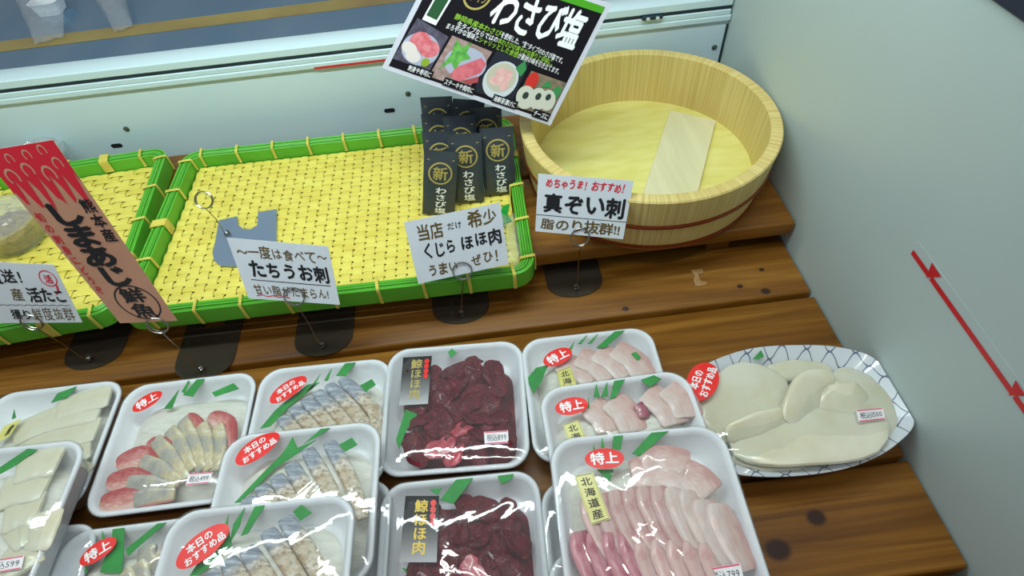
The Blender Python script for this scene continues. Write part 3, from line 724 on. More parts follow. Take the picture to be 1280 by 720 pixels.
#@@PART3
# ------------------------------------------------------------------ wasabi salt sachets and their clear stand
def sachet(tl, tr, y, label):
    t = math.radians(12); n = Vector((0, -math.cos(t), math.sin(t))); p0 = Vector((0, y, .056))
    a, b = at_plane(*tl, p0, n), at_plane(*tr, p0, n)
    r = (b - a); wd = .043; r.normalize(); dn = r.cross(n); dn = -dn if dn.z > 0 else dn
    Ln = min(.100, (a.z - .058) / -dn.z)
    Q = Quad(a + dn * Ln, a + dn * Ln + r * wd, a + r * wd, a); Q.n = n
    H = Ln; th = thing('wasabi_salt_sachet', label, 'sachet', Q.c[0].lerp(Q.c[1], .5), group='black wasabi salt sachets')
    def bul(u, v): return .0032 * (1 - (2 * u - 1) ** 4) * (1 - (2 * v - 1) ** 8) * min(1, (1 - v) * H / .022)
    mb = MB()
    mb.grid(10, 16, lambda u, v: Q.P(u, v, bul(u, v) + .0003)); mb.grid(10, 16, lambda u, v: Q.P(1 - u, v, -bul(u, v) * .7 - .0003))
    part('pouch', mb, MT['packet'], th)
    g = lambda o: (lambda u, v, e=0: Q.P(u, v, bul(min(max(u, 0), 1), min(max(v, 0), 1)) + o + e))
    k = .043 / H
    top = 1 - .012 / H
    mb = MB(); Q2 = Quad(*Q.c); Q2.n = n; Q2.P = lambda u, v, o=0: Q.P(u, v, bul(u, v) + o)
    cv = 1 - .030 / H
    Q2.ring(mb, .5, cv, .36, .36 * k, .87, .0006)
    Q2.rect(mb, .1, 1 - .0125 / H, .9, 1 - .0115 / H, .0006)
    glyph(mb, g(.0007), '新', .5, cv, .46, .46 * k, 0, .02)
    part('gold_emblem', mb, MT['gold_ink'], th, False)
    mb = MB(); vtext(mb, g(.0007), 'わさび塩', .54, 1 - .049 / H, max(.03, 1 - .096 / H), .36, .022, .08, hk=1.0)
    part('white_lettering', mb, MT['white_ink'], th, False)
    tiers.append(((a.x + b.x) / 2, (Q.c[0] + Q.c[1]) / 2))
    return th
tiers = []
rows = [((530, 187), (574, 190), .577, 'black sachet at front left, lowest of all, its whole emblem showing'),
        ((559, 168), (602, 166), .591, 'black sachet in the middle of the front row, between two others'),
        ((599, 161), (634, 158), .599, 'black sachet at front right, nearest the green rim'),
        ((527, 165), (570, 163), .613, 'black sachet directly behind the front left one, top half showing'),
        ((553, 146), (598, 143), .629, 'black sachet behind the middle front one, emblem half hidden'),
        ((586, 135), (628, 133), .640, 'black sachet behind the front right one, under the poster edge'),
        ((526, 143), (568, 141), .647, 'black sachet third from the front in the left column'),
        ((566, 123), (606, 126), .664, 'black sachet with white lettering at the back, half behind the poster'),
        ((525, 122), (568, 120), .676, 'black sachet at the very back of the left column')]
for r_ in rows: sachet(*r_)
bx = thing('display_stand', 'clear plastic stepped stand under the black sachets in the large tray', 'display stand', (-.03, .62, .055))
for tx, pb in tiers:
    if pb.z - .0565 > .004:
        mb = MB(); mb.box((pb.x - .018, pb.y - .004, .0552), (pb.x + .018, pb.y + .005, pb.z - .0008), .0006); part('step', mb, MT['pet'], bx)
mb = MB(); mb.box((-.062, .604, .0548), (.030, .70, .0552)); part('floor_panel', mb, MT['pet'], bx, False)
# crumpled clear bag and green leaf behind the くじら card
c = at_z(648, 296, .058)
mb = MB()
def bag(u, v):
    x = c.x - .017 + .03 * u; y = c.y - .045 + .09 * v
    return Vector((x + .004 * noise.noise(Vector((u * 3, v * 4, 1))), y, .058 + .011 * max(0, 1 - (2 * u - 1) ** 2) * max(0, 1 - (2 * v - 1) ** 4) + .006 * noise.noise(Vector((u * 4, v * 6, 5.3)))))
mb.grid(18, 36, bag); mb.grid(18, 36, lambda u, v: bag(1 - u, v) * 1 - Vector((0, 0, .0005 + .008 * (1 - (2 * u - 1) ** 2) * (1 - (2 * v - 1) ** 4))))
for p in mb.v: p.z = max(p.z, .0548)
single('clear_bag', mb, MT['film_loose'], 'crumpled clear plastic bag in the corner of the large tray behind a card', 'bag')
mb = MB(); pts = [at_z(px, py, .0552) for px, py in ((624, 272), (628, 258), (637, 255), (634, 268), (640, 276), (631, 279), (627, 288), (622, 282))]
mb.loft([[p + Vector((0, 0, z)) for p in pts] for z in (0, .0006)], cap=True); single('green_leaf_scrap', mb, MT['leaf'], 'small green plastic leaf lying beside the clear bag in the tray', 'leaf', smooth=False)

# ------------------------------------------------------------------ wasabi salt poster on a wire easel
t = math.radians(20); n = Vector((0, -math.cos(t), math.sin(t))); R = at_y(583, 121, .62)
pc = [at_plane(px, py, R, n) for px, py in ((477, 85), (688, 157), (765, 5), (554, -67))]
Q = Quad(*pc); Q.n = n; f = Q.fn(.0003)
po = thing('wasabi_salt_poster', 'tilted black glossy poster with white border standing above the sachets and the tub', 'poster', pc[0].lerp(pc[1], .5))
part('card', Q.slab(.0008), MT['poster_edge'], po, False)
mb = MB(); Q.rect(mb, .028, .035, .972, .965, .00015); part('black_print', mb, MT['poster'], po, False)
mb = MB(); Q.poly(mb, [(.028, .90), (.972, .915), (.972, .965), (.028, .965)], .0003); part('green_band', mb, mat('green_band_print', (74, 160, 30), .35), po, False)
def flat(nm, c_, polys, discs=(), c2=None):
    mb = MB()
    for i, p in enumerate(polys): Q.poly(mb, p, .0003 + .00004 * (flat.k + i * .2))
    for i, d in enumerate(discs): Q.disc(mb, d[0], d[1], d[2], d[3], .0003 + .00004 * (flat.k + i * .2), rot=d[4] if len(d) > 4 else 0)
    flat.k += 1
    part(nm, mb, mat('print_' + nm + str(flat.k), c_, .35, c2=c2, scale=(160, 160, 160)), po, False)
flat.k = 0
# four dishes printed along the bottom
flat('dish_photo', (70, 62, 74), [[(.03, .10), (.235, .10), (.245, .40), (.05, .46)]], c2=(96, 92, 112))
flat('dish_photo', (150, 120, 108), [[(.245, .06), (.475, .06), (.50, .40), (.26, .42)]], c2=(176, 150, 146))
flat('dish_photo', (34, 36, 48), [[(.50, .06), (.73, .08), (.72, .42), (.52, .42)]])
flat('dish_photo', (150, 128, 104), [[(.745, .05), (.968, .07), (.968, .36), (.75, .36)]], c2=(110, 104, 82))
flat('plate_print', (176, 180, 200), [], [(.14, .24, .10, .13, .1), (.395, .25, .115, .13)])
flat('fish_print', (212, 96, 104), [], [(.12, .30, .055, .075), (.18, .265, .055, .07)], c2=(226, 140, 146))
flat('white_fish_print', (224, 214, 208), [], [(.085, .22, .04, .055, .6), (.12, .17, .04, .05, .3)])
flat('wasabi_print', (142, 168, 44), [], [(.195, .155, .022, .035)])
flat('greens_print', (72, 150, 62), [[(.275, .14), (.30, .28), (.29, .40), (.34, .36), (.37, .42), (.375, .33), (.41, .30), (.365, .25), (.36, .17), (.32, .22)]], c2=(120, 190, 90))
flat('steak_print', (208, 92, 106), [[(.345, .13), (.36, .20), (.46, .33), (.50, .30), (.495, .22), (.40, .085)]], c2=(220, 120, 126))
flat('steak_shade_print', (176, 76, 80), [[(.42, .11), (.495, .19), (.505, .14), (.46, .10)]])
flat('bowl_print', (206, 212, 216), [], [(.615, .215, .095, .155)])
flat('broth_print', (196, 190, 168), [], [(.612, .235, .082, .12)])
flat('bowl_fish_print', (226, 164, 160), [], [(.60, .27, .03, .04), (.64, .26, .025, .05), (.59, .20, .035, .035, .5), (.645, .185, .025, .045), (.615, .22, .02, .05)], c2=(236, 196, 190))
flat('leaf_print', (60, 140, 78), [[(.66, .34), (.69, .42), (.72, .36), (.71, .29)], [(.90, .22), (.93, .32), (.965, .30), (.955, .20)], [(.84, .26), (.87, .34), (.90, .29)]], [])
flat('tomato_print', (206, 50, 40), [], [(.78, .29, .034, .07)])
flat('cheese_print', (206, 206, 190), [], [(.79, .15, .055, .095, .2), (.86, .17, .05, .09, .2), (.915, .185, .045, .085, .2)])
flat('topping_print', (46, 62, 52), [], [(.785, .165, .017, .03), (.855, .19, .016, .03), (.91, .21, .015, .028)])
flat('package_print', (238, 240, 240), [[(.075, .46), (.155, .45), (.185, .98), (.09, .98)]])
flat('green_package_print', (40, 84, 50), [[(.085, .50), (.147, .49), (.170, .96), (.10, .96)]])
LN = []
INKS = {1: 'white_ink', 3: 'green_ink', 4: 'gold_ink'}
MT['green_ink'] = mat('green_print', (150, 200, 60), .4)
text(ln(1), f, 'わさび塩', .395, .915, .735, .30, 1.35, .03, .12)
f2 = Q.fn(.0006)
text(ln(3), f2, '静岡県産本わさび', .225, .50, .565, .05, 1.35, .012, 0, 0, .547); text(ln(1), f2, 'を使用した、“生”タイプのわさび塩です。', .50, .905, .547, .05, 1.35, .012, 0, 0, .505)
text(ln(1), f2, '生タイプならではの', .255, .50, .515, .05, 1.35, .012, 0, 0, .497); text(ln(3), f2, '本わさびの爽やかな香りと辛味に、', .50, .86, .497, .05, 1.35, .012, 0, 0, .465)
text(ln(1), f2, 'まろやかな塩味と', .205, .40, .478, .05, 1.35, .012, 0, 0, .46); text(ln(3), f2, 'シャリッとした食感', .40, .64, .46, .05, 1.35, .012, 0, 0, .44); text(ln(1), f2, 'が素材の味を引き立てます。', .64, .915, .44, .05, 1.35, .012, 0, 0, .42)
f3 = Q.fn(.0013)
for s, u0, u1, v in (('刺身や寿司に', .125, .255, .075), ('ステーキや焼肉に', .335, .505, .065), ('海鮮茶漬けに', .625, .76, .065), ('チーズに', .875, .965, .058)):
    mk = MB(); LN.append(('caption_box', mk, MT['poster'])); Q.rect(mk, u0 - .006, v - .034, u1 + .006, v + .034, .00125); text(ln(1), f3, s, u0, u1, v, .052, 1.35, .015)
Q.ring(ln(4, 'gold_ring'), .285, .76, .075, .115, .86, .0006); text(ln(4), f2, '生タイプ', .225, .345, .74, .07, 1.35, .02, .1); text(ln(4), f2, '生', .26, .31, .82, .07, 1.35, .02); text(ln(4), f2, '生産地限定', .48, .62, .93, .045, 1.35, .012)
for nm, mb, mm in LN: part(nm, mb, mm, po, False)
es = thing('wire_easel', 'thin wire easel behind the black poster, standing at the back of the tray', 'easel', (.02, .765, .055))
bk = Q.P(.50, .30, -.0022)
mb = MB()
mb.tube([Vector((-.02, .735, .0560)), Vector((.03, .735, .0560)), Vector((.01, .700, .0560)), Vector((.005, .735, .0565)), Vector((.005, .725, .12)), bk + Vector((0, .01, -.02)), bk], .0011, 8)
part('wire', mb, MT['wire'], es)
mb = MB(); mb.tube([Q.P(.4, .31, -.0022), Q.P(.6, .31, -.0022)], .0011, 8); part('cross_wire', mb, MT['wire'], es)

# ------------------------------------------------------------------ wrapped packs
def foam_tray(W, D, H):
    hw, hd, r = W / 2, D / 2, .024; mb = MB()
    R = [rrect(hw - .013, hd - .013, r - .008, .0, 8), rrect(hw - .011, hd - .011, r - .006, .001, 8), rrect(hw - .0035, hd - .0035, r - .002, H - .006, 8), rrect(hw - .0004, hd - .0004, r, H - .0042, 8), rrect(hw, hd, r, H - .002, 8), rrect(hw - .0008, hd - .0008, r, H - .0004, 8), rrect(hw - .002, hd - .002, r - .001, H, 8), rrect(hw - .0042, hd - .0042, r - .003, H - .0006, 8), rrect(hw - .0065, hd - .0065, r - .005, H - .004, 8), rrect(hw - .0145, hd - .0145, r - .009, .0055, 8), rrect(hw - .018, hd - .018, r - .012, .0042, 8)]
    mb.loft(R, cap=True); return mb.mesh('foam_tray', MT['foam'], 60)
class Pack:
    def __init__(s, tl, tr, zr, label, group, W=.15, D=.15, H=.032, bulge=.004, sd=0, sag=0.0):
        P, Qp = at_z(*tl, zr), at_z(*tr, zr); mid = P.lerp(Qp, .5); yaw = math.atan2(Qp.y - P.y, Qp.x - P.x)
        back = Vector((-math.sin(yaw), math.cos(yaw), 0)); c = mid - back * (D / 2); c.z = zr - H
        s.M = Matrix.Translation(c) @ Matrix.Rotation(yaw, 4, 'Z'); s.Mi = s.M.inverted()
        s.zr, s.H, s.W, s.D, s.b, s.sd, s.name = zr, H, W, D, bulge, sd, label[1]
        s.root = thing('wrapped_pack', label[0], 'fish pack', c, yaw, group, local=True)
        key = (W, D, H)
        if key not in Pack.cache: Pack.cache[key] = foam_tray(W, D, H)
        part('foam_tray', Pack.cache[key], None, s.root)
        mb = MB(); hw, hd, r = W / 2 + .0003, D / 2 + .0003, .0243
        rings = []
        for k in (.02, .12, .24, .36, .48, .6, .7, .78, .85, .9, .94, .97, .99):
            rings.append([Vector((p.x, p.y, s.zf(p.x, p.y))) for p in rrect(hw * k, hd * k, max(.0005, r * k), 0, 12)])
        rings += [rrect(hw, hd, r, H + .0002, 12), rrect(hw + .0004, hd + .0004, r, H - .002, 12), rrect(hw - .0028, hd - .0028, r - .001, H - .0064, 12), rrect(hw - .0098, hd - .0098, r - .005, .003, 12)]
        mb.loft(rings); n0 = len(rings[0]); mb.f.append(tuple(reversed(range(n0)))); mb.fm.append(0)
        mb.f = [tuple(reversed(q)) for q in mb.f]
        s.film = part('cling_film', mb, MT['film'], s.root, 80)
    cache = {}
    def zf(s, x, y):
        a = max(0, 1 - (2 * x / s.W) ** 4) * max(0, 1 - (2 * y / s.D) ** 4)
        v = Vector((x * 26, y * 26, s.sd * 7.3))
        wr = noise.noise(v) * .0011 + abs(noise.noise(v * 2.3 + Vector((3, 1, 0)))) * .0010
        return s.H + .0006 + a * (s.b + wr) + min(1, a * 4) * .0010
    def loc(s, px, py, dz=0):
        p = s.Mi @ at_z(px, py, s.zr + dz); return p
    def on_film(s, px, py):
        p = s.loc(px, py, s.b * .6); p = s.loc(px, py, s.zf(p.x, p.y) - s.H); return p
    def sticker_quad(s, pts, lift=.0012):
        L = [s.on_film(*p) for p in pts]
        z = max(s.zf(L[0].x * (1 - u) * (1 - v) + L[1].x * u * (1 - v) + L[2].x * u * v + L[3].x * (1 - u) * v, L[0].y * (1 - u) * (1 - v) + L[1].y * u * (1 - v) + L[2].y * u * v + L[3].y * (1 - u) * v) for u in (0, .5, 1) for v in (0, .5, 1)) 
        q = Quad(*[Vector((p.x, p.y, s.zf(p.x, p.y) + .0004)) for p in L]); dz = z + .0003 - max(p.z for p in q.c)
        q.c = [p + Vector((0, 0, max(dz, 0))) for p in q.c]; q.n = Vector((0, 0, 1)); return q
    def oval(s, a, b, ratio, lines, name, fs=None):
        """a red oval sticker from its left to its right tip"""
        A, B = s.on_film(*a), s.on_film(*b); d = (B - A); d.z = 0; L = d.length; d.normalize(); nn = Vector((-d.y, d.x, 0)); c = (A + B) / 2
        hw, hh = L / 2, L / 2 * ratio
        def P(u, v, o=0):
            q = c + d * (hw * (2 * u - 1)) + nn * (hh * (2 * v - 1)); return Vector((q.x, q.y, s.zf(q.x, q.y) + .0006 + o))
        q = Quad(P(0, 0), P(1, 0), P(1, 1), P(0, 1)); q.n = Vector((0, 0, 1)); q.P = P
        mb = MB(); n = 32
        rr = [[P(.5 + .5 * k * math.cos(2 * PI * i / n), .5 + .5 * k * math.sin(2 * PI * i / n), o) for i in range(n)] for k, o in ((1, -.0002), (1, 0), (.7, 0), (.35, 0))]
        mb.loft(rr, cap=True); st = part(name, mb, MT['stk_red'], s.root, False)
        mb = MB(); f = q.fn(.0004)
        for t_, u0, u1, v, h in lines: text(mb, f, t_, u0, u1, v, h, 1 / ratio, .028, .03)
        part('lettering', mb, MT['white_ink'], st, False)
    def tokujo(s, a, b, ratio=.58): s.oval(a, b, ratio, [('特上', .14, .86, .5, .62)], 'grade_sticker')
    def osusume(s, a, b, ratio=.56): s.oval(a, b, ratio, [('本日の', .24, .74, .70, .33), ('おすすめ品', .12, .90, .33, .33)], 'recommendation_sticker')
    def price(s, pts, txt):
        q = s.sticker_quad(pts); mb = MB(); mb.loft([[q.P(u, v, o) for u, v in ((0, 0), (1, 0), (1, 1), (0, 1))] for o in (-.0002, 0)], cap=True)
        st = part('price_label', mb, MT['stk_price'], s.root, False)
        mb = MB(); q.rect(mb, .03, .02, .97, .11, .0002); q.rect(mb, .03, .89, .97, .98, .0002); part('pink_bars', mb, MT['stk_pink'], st, False)
        mb = MB(); text(mb, q.fn(.0003), txt, .10, .92, .5, .60, 2.0, .008); part('lettering', mb, MT['grey_ink'], st, False)
    def black_label(s, pts):
        q = s.sticker_quad(pts); mb = MB(); mb.loft([[q.P(u, v, o) for u, v in ((0, 0), (1, 0), (1, 1), (0, 1))] for o in (-.0002, 0)], cap=True)
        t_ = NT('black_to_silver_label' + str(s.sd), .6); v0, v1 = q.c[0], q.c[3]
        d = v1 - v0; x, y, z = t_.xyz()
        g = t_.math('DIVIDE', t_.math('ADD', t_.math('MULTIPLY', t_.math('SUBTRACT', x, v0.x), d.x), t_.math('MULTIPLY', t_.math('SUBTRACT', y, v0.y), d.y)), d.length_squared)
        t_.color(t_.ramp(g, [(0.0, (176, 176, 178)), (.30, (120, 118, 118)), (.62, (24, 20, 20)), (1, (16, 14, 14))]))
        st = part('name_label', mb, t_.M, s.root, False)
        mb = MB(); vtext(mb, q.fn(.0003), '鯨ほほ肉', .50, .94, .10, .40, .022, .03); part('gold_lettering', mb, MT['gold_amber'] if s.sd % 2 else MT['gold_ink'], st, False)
        mb = MB()
        for i in range(4): q.disc(mb, .84, .885 - .105 * i, .085, .053, .00025)
        part('red_dots', mb, MT['stk_red'], st, False)
    def origin(s, pts):
        q = s.sticker_quad(pts); mb = MB(); mb.loft([[q.P(u, v, o) for u, v in ((0, 0), (1, 0), (1, 1), (0, 1))] for o in (-.0002, 0)], cap=True)
        st = part('origin_sticker', mb, MT['stk_gold'], s.root, False)
        mb = MB(); q.line(mb, [(.06, .02), (.94, .02), (.94, .98), (.06, .98), (.06, .02)], .012, .0002); part('border', mb, MT['grey_ink'], st, False)
        mb = MB(); vtext(mb, q.fn(.0003), '北海道産', .5, .95, .05, .58, .012, .0, hk=.85); part('lettering', mb, MT['black_ink'], st, False)
    def leaf(s, polys, label):
        mb = MB()
        for p in polys:
            pts = [s.loc(*q, .0) for q in p]
            pts = [Vector((max(-s.W / 2 + .003, min(s.W / 2 - .003, q.x)), max(-s.D / 2 + .003, min(s.D / 2 - .003, q.y)), 0)) for q in pts]
            mb.loft([[Vector((q.x, q.y, s.H + z)) for q in pts] for z in (-.0002, .0005)], cap=True)
        single('leaf_divider', mb, MT['leaf'], label, 'leaf', 'green leaf dividers in the packs', s.M, False)
    def heap(s, x0, x1, y0, y1, top, label, m_='daikon', name='shredded_daikon'):
        mb = MB(); cx, cy = (x0 + x1) / 2, (y0 + y1) / 2; hw, hd = (x1 - x0) / 2, (y1 - y0) / 2; rings = []
        for k in (1, .97, .9, .75, .55, .35, .18, .06):
            ring = []
            for p in rrect(hw * k, hd * k, min(hw, hd) * .5 * k, 0, 14, cx, cy):
                nz = noise.noise(Vector((p.x * 60, p.y * 60, s.sd))) * .003 + noise.noise(Vector((p.x * 240, p.y * 240, s.sd))) * .0012
                h = .0045 + (top - .0045 + nz) * min(1, (1 - k) * 3.2 + .02)
                ring.append(Vector((p.x, p.y, min(h, s.H - .0008))))
            rings.append(ring)
        mb.loft(rings, cap=True)
        single(name, mb, MT[m_], label, 'garnish', None, s.M, True, kind='stuff')
    def cut(s, px, hw, th, mt, label, group, roll=0, dz=-.0022, name='fish_slice', wob=.0008, sd=0, arch=0.0, end=.82):
        pts = [s.loc(*p, dz) for p in px]
        if roll == 0 and arch == 0: pass
        n = len(pts)
        for i, p in enumerate(pts):
            p.z = s.H + dz + arch * math.sin(PI * i / (n - 1)) 
            p.x = max(-s.W / 2 + .012, min(s.W / 2 - .012, p.x)); p.y = max(-s.D / 2 + .012, min(s.D / 2 - .012, p.y))
        mb = MB(); mb.slice(pts, hw, th, roll, 14, wob, sd, end); single(name, mb, MT[mt], label, 'fish slice', group, s.M)
ORD = ['first', 'second', 'third', 'fourth', 'fifth', 'sixth', 'seventh', 'eighth', 'ninth', 'tenth', 'eleventh', 'twelfth']

# --- squid packs at the left
p = Pack((-4, 492), (157, 473), .032, ('pack of pale squid at the far left back, beside the silver fish pack', ''), 'pale squid packs', sd=1)
p.heap(-.0655, .0655, -.0655, .058, .0285, 'pale shredded daikon under the squid in the back left pack')
for i, (a, b, c_) in enumerate((((70, 517), (100, 504), (138, 494)), ((18, 545), (60, 526), (126, 512)), ((22, 568), (66, 548), (124, 536)), ((62, 580), (92, 566), (118, 556)), ((84, 598), (100, 582), (114, 574)))):
    p.cut((a, b, c_), .0175, .006, 'squid', 'pale squid slice, %s from the front left in the back squid pack' % ORD[i], 'squid slices in the back pack', sd=i, wob=.0012, roll=-.12, dz=-.0025 + .0004 * i)
p.leaf([[(72, 492), (96, 483), (84, 497), (64, 504)], [(18, 512), (20, 522), (15, 524)]], 'dark green leaf at the rear edge of the back squid pack')
p.sticker = p.sticker_quad([(-8, 556), (12, 546), (27, 523), (6, 533)])
q = p.sticker; mb = MB(); mb.loft([[q.P(u, v, o) for u, v in ((0, 0), (1, 0), (1, 1), (0, 1))] for o in (-.0002, 0)], cap=True); st = part('origin_sticker', mb, MT['stk_gold'], p.root, False)
mb = MB(); text(mb, q.fn(.0003), '産', .5, .85, .5, .6, 1.4); part('lettering', mb, MT['black_ink'], st, False)
Pack((-22, 668), (84, 656), .032, ('lower foam pack under the front left squid pack, only its right edge showing', ''), 'lower packs of the stacks', W=.15, sd=11)
p = Pack((-60, 566), (97, 549), .066, ('pack of pale squid stacked at the bottom left corner, price label in front', ''), 'pale squid packs', sd=2)
p.heap(-.0655, .0655, -.0655, .058, .0285, 'pale shredded daikon under the squid in the stacked left pack')
for i, (a, b) in enumerate((((20, 590), (75, 575)), ((0, 620), (60, 605)), ((5, 650), (50, 635)), ((10, 680), (40, 660)), ((45, 690), (58, 640)), ((0, 700), (45, 715)))):
    p.cut((a, ((a[0] + b[0]) / 2, (a[1] + b[1]) / 2 - 3), b), .0185, .006, 'squid', 'pale squid slice, %s from the back in the stacked left pack' % ORD[i], 'squid slices in the stacked pack', sd=i + 9, wob=.0012, roll=-.12, dz=-.003 + .0004 * i)
p.leaf([[(35, 561), (47, 562), (16, 584), (-4, 595), (-4, 587)]], 'green leaf strip at the rear of the stacked left squid pack')
p.price([(-22, 720), (27, 711), (31, 694), (-18, 702)], '税込599')

# --- silver-skinned fish packs
p = Pack((163, 482), (320, 463), .032, ('pack of fanned silver-skinned fish with pink flesh, back row', ''), 'packs of silver-skinned fish', sd=3)
p.heap(-.0655, .0655, -.0655, .058, .0285, 'white shredded daikon under the silver-skinned fish in the back pack')
for i, q in enumerate((((126, 628), (155, 625), (188, 620)), ((134, 603), (162, 600), (198, 602)), ((146, 582), (176, 572), (208, 588)), ((184, 556), (206, 562), (228, 584)), ((234, 520), (246, 542), (252, 575)), ((262, 520), (282, 534), (284, 566)))):
    p.cut(q, [.008, .0135, .008], .006, 'aji_pink', 'red edged pink fish slice, %s from the left under the fan in the back pack' % ORD[i], 'pink slices in the back fan pack', sd=i + 3, roll=.15, dz=-.0034, wob=.0016, end=.5)
for i, q in enumerate((((168, 626), (190, 620), (218, 618)), ((160, 604), (188, 606), (218, 611)), ((177, 576), (202, 588), (224, 604)), ((194, 550), (214, 574), (232, 600)), ((212, 537), (226, 560), (240, 588)), ((228, 525), (242, 556), (252, 588)), ((252, 530), (258, 558), (260, 588)), ((272, 532), (274, 560), (268, 588)))):
    p.cut(q, [.0078, .0098, .0068], .006, 'aji', 'silver-skinned slice, %s from the left of the fan in the back pack' % ORD[i], 'silver slices in the back fan pack', sd=i, roll=.3, dz=-.0006, wob=.0005, end=.86)
p.leaf([[(247, 471), (257, 470), (241, 496), (229, 494)], [(236, 474), (237, 477), (231, 492), (227, 490)], [(224, 487), (215, 511), (205, 511)], [(292, 479), (299, 486), (269, 496), (265, 491)]], 'green leaf with spikes at the rear of the back silver-skinned fish pack')
p.tokujo((166, 513), (203, 491)); p.price([(232, 607), (261, 604), (266, 590), (236, 592)], '税込499')
p = Pack((100, 663), (258, 643), .032, ('pack of silver-skinned fish at the bottom edge, half under a stacked pack', ''), 'packs of silver-skinned fish', sd=4)
p.heap(-.0655, .0655, -.0655, .058, .0285, 'white shredded daikon in the bottom silver-skinned fish pack')
for i, q in enumerate((((172, 704), (178, 722), (186, 750)), ((194, 694), (202, 712), (206, 740)), ((214, 672), (218, 690), (222, 715)), ((154, 716), (164, 735), (178, 755)), ((186, 682), (184, 694), (188, 708)))):
    p.cut(q, .0095, .007, 'aji' if i != 2 else 'aji_pink', ('silver-skinned slice, %s in the bottom edge pack' if i != 2 else 'pink fish slice, %s in the bottom edge pack') % ORD[i], 'fish slices in the bottom fan pack', sd=i, roll=.2)
p.leaf([[(145, 649), (159, 649), (155, 690), (152, 716), (125, 716), (130, 700), (140, 680)], [(200, 644), (210, 647), (160, 695), (157, 687)], [(129, 660), (132, 675), (127, 682)], [(108, 700), (110, 716), (106, 716)]], 'green leaf with spikes in the bottom edge fish pack')
p.tokujo((100, 704), (146, 675))

# --- seared silver fish packs (three stacked like steps)
def tachi(p, tops, vec, bott, nm, gl):
    for i, t_ in enumerate(tops):
        e = (t_[0] + vec[0] * bott[i], t_[1] + vec[1] * bott[i]); md = ((t_[0] + e[0]) / 2 + 2, (t_[1] + e[1]) / 2)
        p.cut((t_, md, e), [.0072, .008, .0075, .006], .0085, 'tachi', 'seared silver fish slice, %s from the left in the %s' % (ORD[i], nm), gl, roll=-.38, sd=i, dz=-.0024, wob=.0005)
p = Pack((328, 462), (489, 446), .032, ('pack of seared silver fish at the back of its stepped stack', ''), 'packs of seared silver fish', sd=5)
p.heap(-.0655, .0655, -.0655, .058, .0285, 'pale shredded daikon under the seared fish in the back pack')
tachi(p, [(352, 522), (366, 509), (381, 499), (396, 490), (411, 481), (428, 474)], (62, 68), [.5, .7, .85, 1, 1.1, 1.25], 'back stepped pack', 'seared slices in the back pack')
p.leaf([[(432, 450), (445, 450), (432, 470), (420, 470)], [(415, 460), (410, 476), (405, 476)], [(401, 467), (392, 485), (382, 492)], [(384, 481), (400, 478), (362, 508), (338, 533), (325, 536), (345, 512)], [(465, 474), (470, 481), (457, 490), (450, 482)]], 'green leaf with spikes in the back seared fish pack')
p.osusume((338, 503), (383, 472), .50)
Pack((326, 612), (469, 599), .032, ('lower foam pack under the middle seared fish pack, right edge showing', ''), 'lower packs of the stacks', sd=12)
p = Pack((287, 545), (474, 525), .066, ('pack of seared silver fish in the middle step of its stack', ''), 'packs of seared silver fish', W=.155, sd=6)
p.heap(-.0655, .0655, -.0655, .058, .0285, 'pale shredded daikon under the seared fish in the middle pack')
tachi(p, [(309, 623), (326, 608), (345, 595), (363, 580), (384, 562), (411, 553)], (52, 100), [.35, .5, .7, .8, .9, .95], 'middle stepped pack', 'seared slices in the middle pack')
p.leaf([[(402, 529), (414, 528), (396, 546), (380, 555)], [(366, 546), (372, 560), (395, 550), (372, 567), (345, 585), (330, 600), (300, 628), (293, 629), (330, 590), (350, 570), (358, 560)], [(440, 547), (447, 556), (431, 565), (424, 556)]], 'green leaf with spikes in the middle seared fish pack')
p.osusume((295, 579), (349, 543), .54)
p = Pack((222, 639), (438, 616), .100, ('pack of seared silver fish on top, nearest the front of its stack', ''), 'packs of seared silver fish', W=.160, sd=7)
p.heap(-.0655, .0655, -.0655, .058, .0285, 'pale shredded daikon under the seared fish in the front pack')
tachi(p, [(262, 716), (284, 700), (308, 686), (334, 664), (356, 648)], (62, 100), [.5, .6, .75, .85, .9], 'front stepped pack', 'seared slices in the front pack')
p.leaf([[(320, 627), (332, 627), (310, 667), (301, 670)], [(307, 630), (300, 657), (287, 680), (292, 655)], [(286, 642), (285, 656), (281, 657)], [(286, 662), (290, 680), (272, 700), (250, 718), (237, 720), (247, 705), (270, 690)], [(377, 631), (390, 641), (375, 651), (366, 640)]], 'green leaf with spikes in the front seared fish pack')
p.osusume((221, 708), (286, 658), .54)

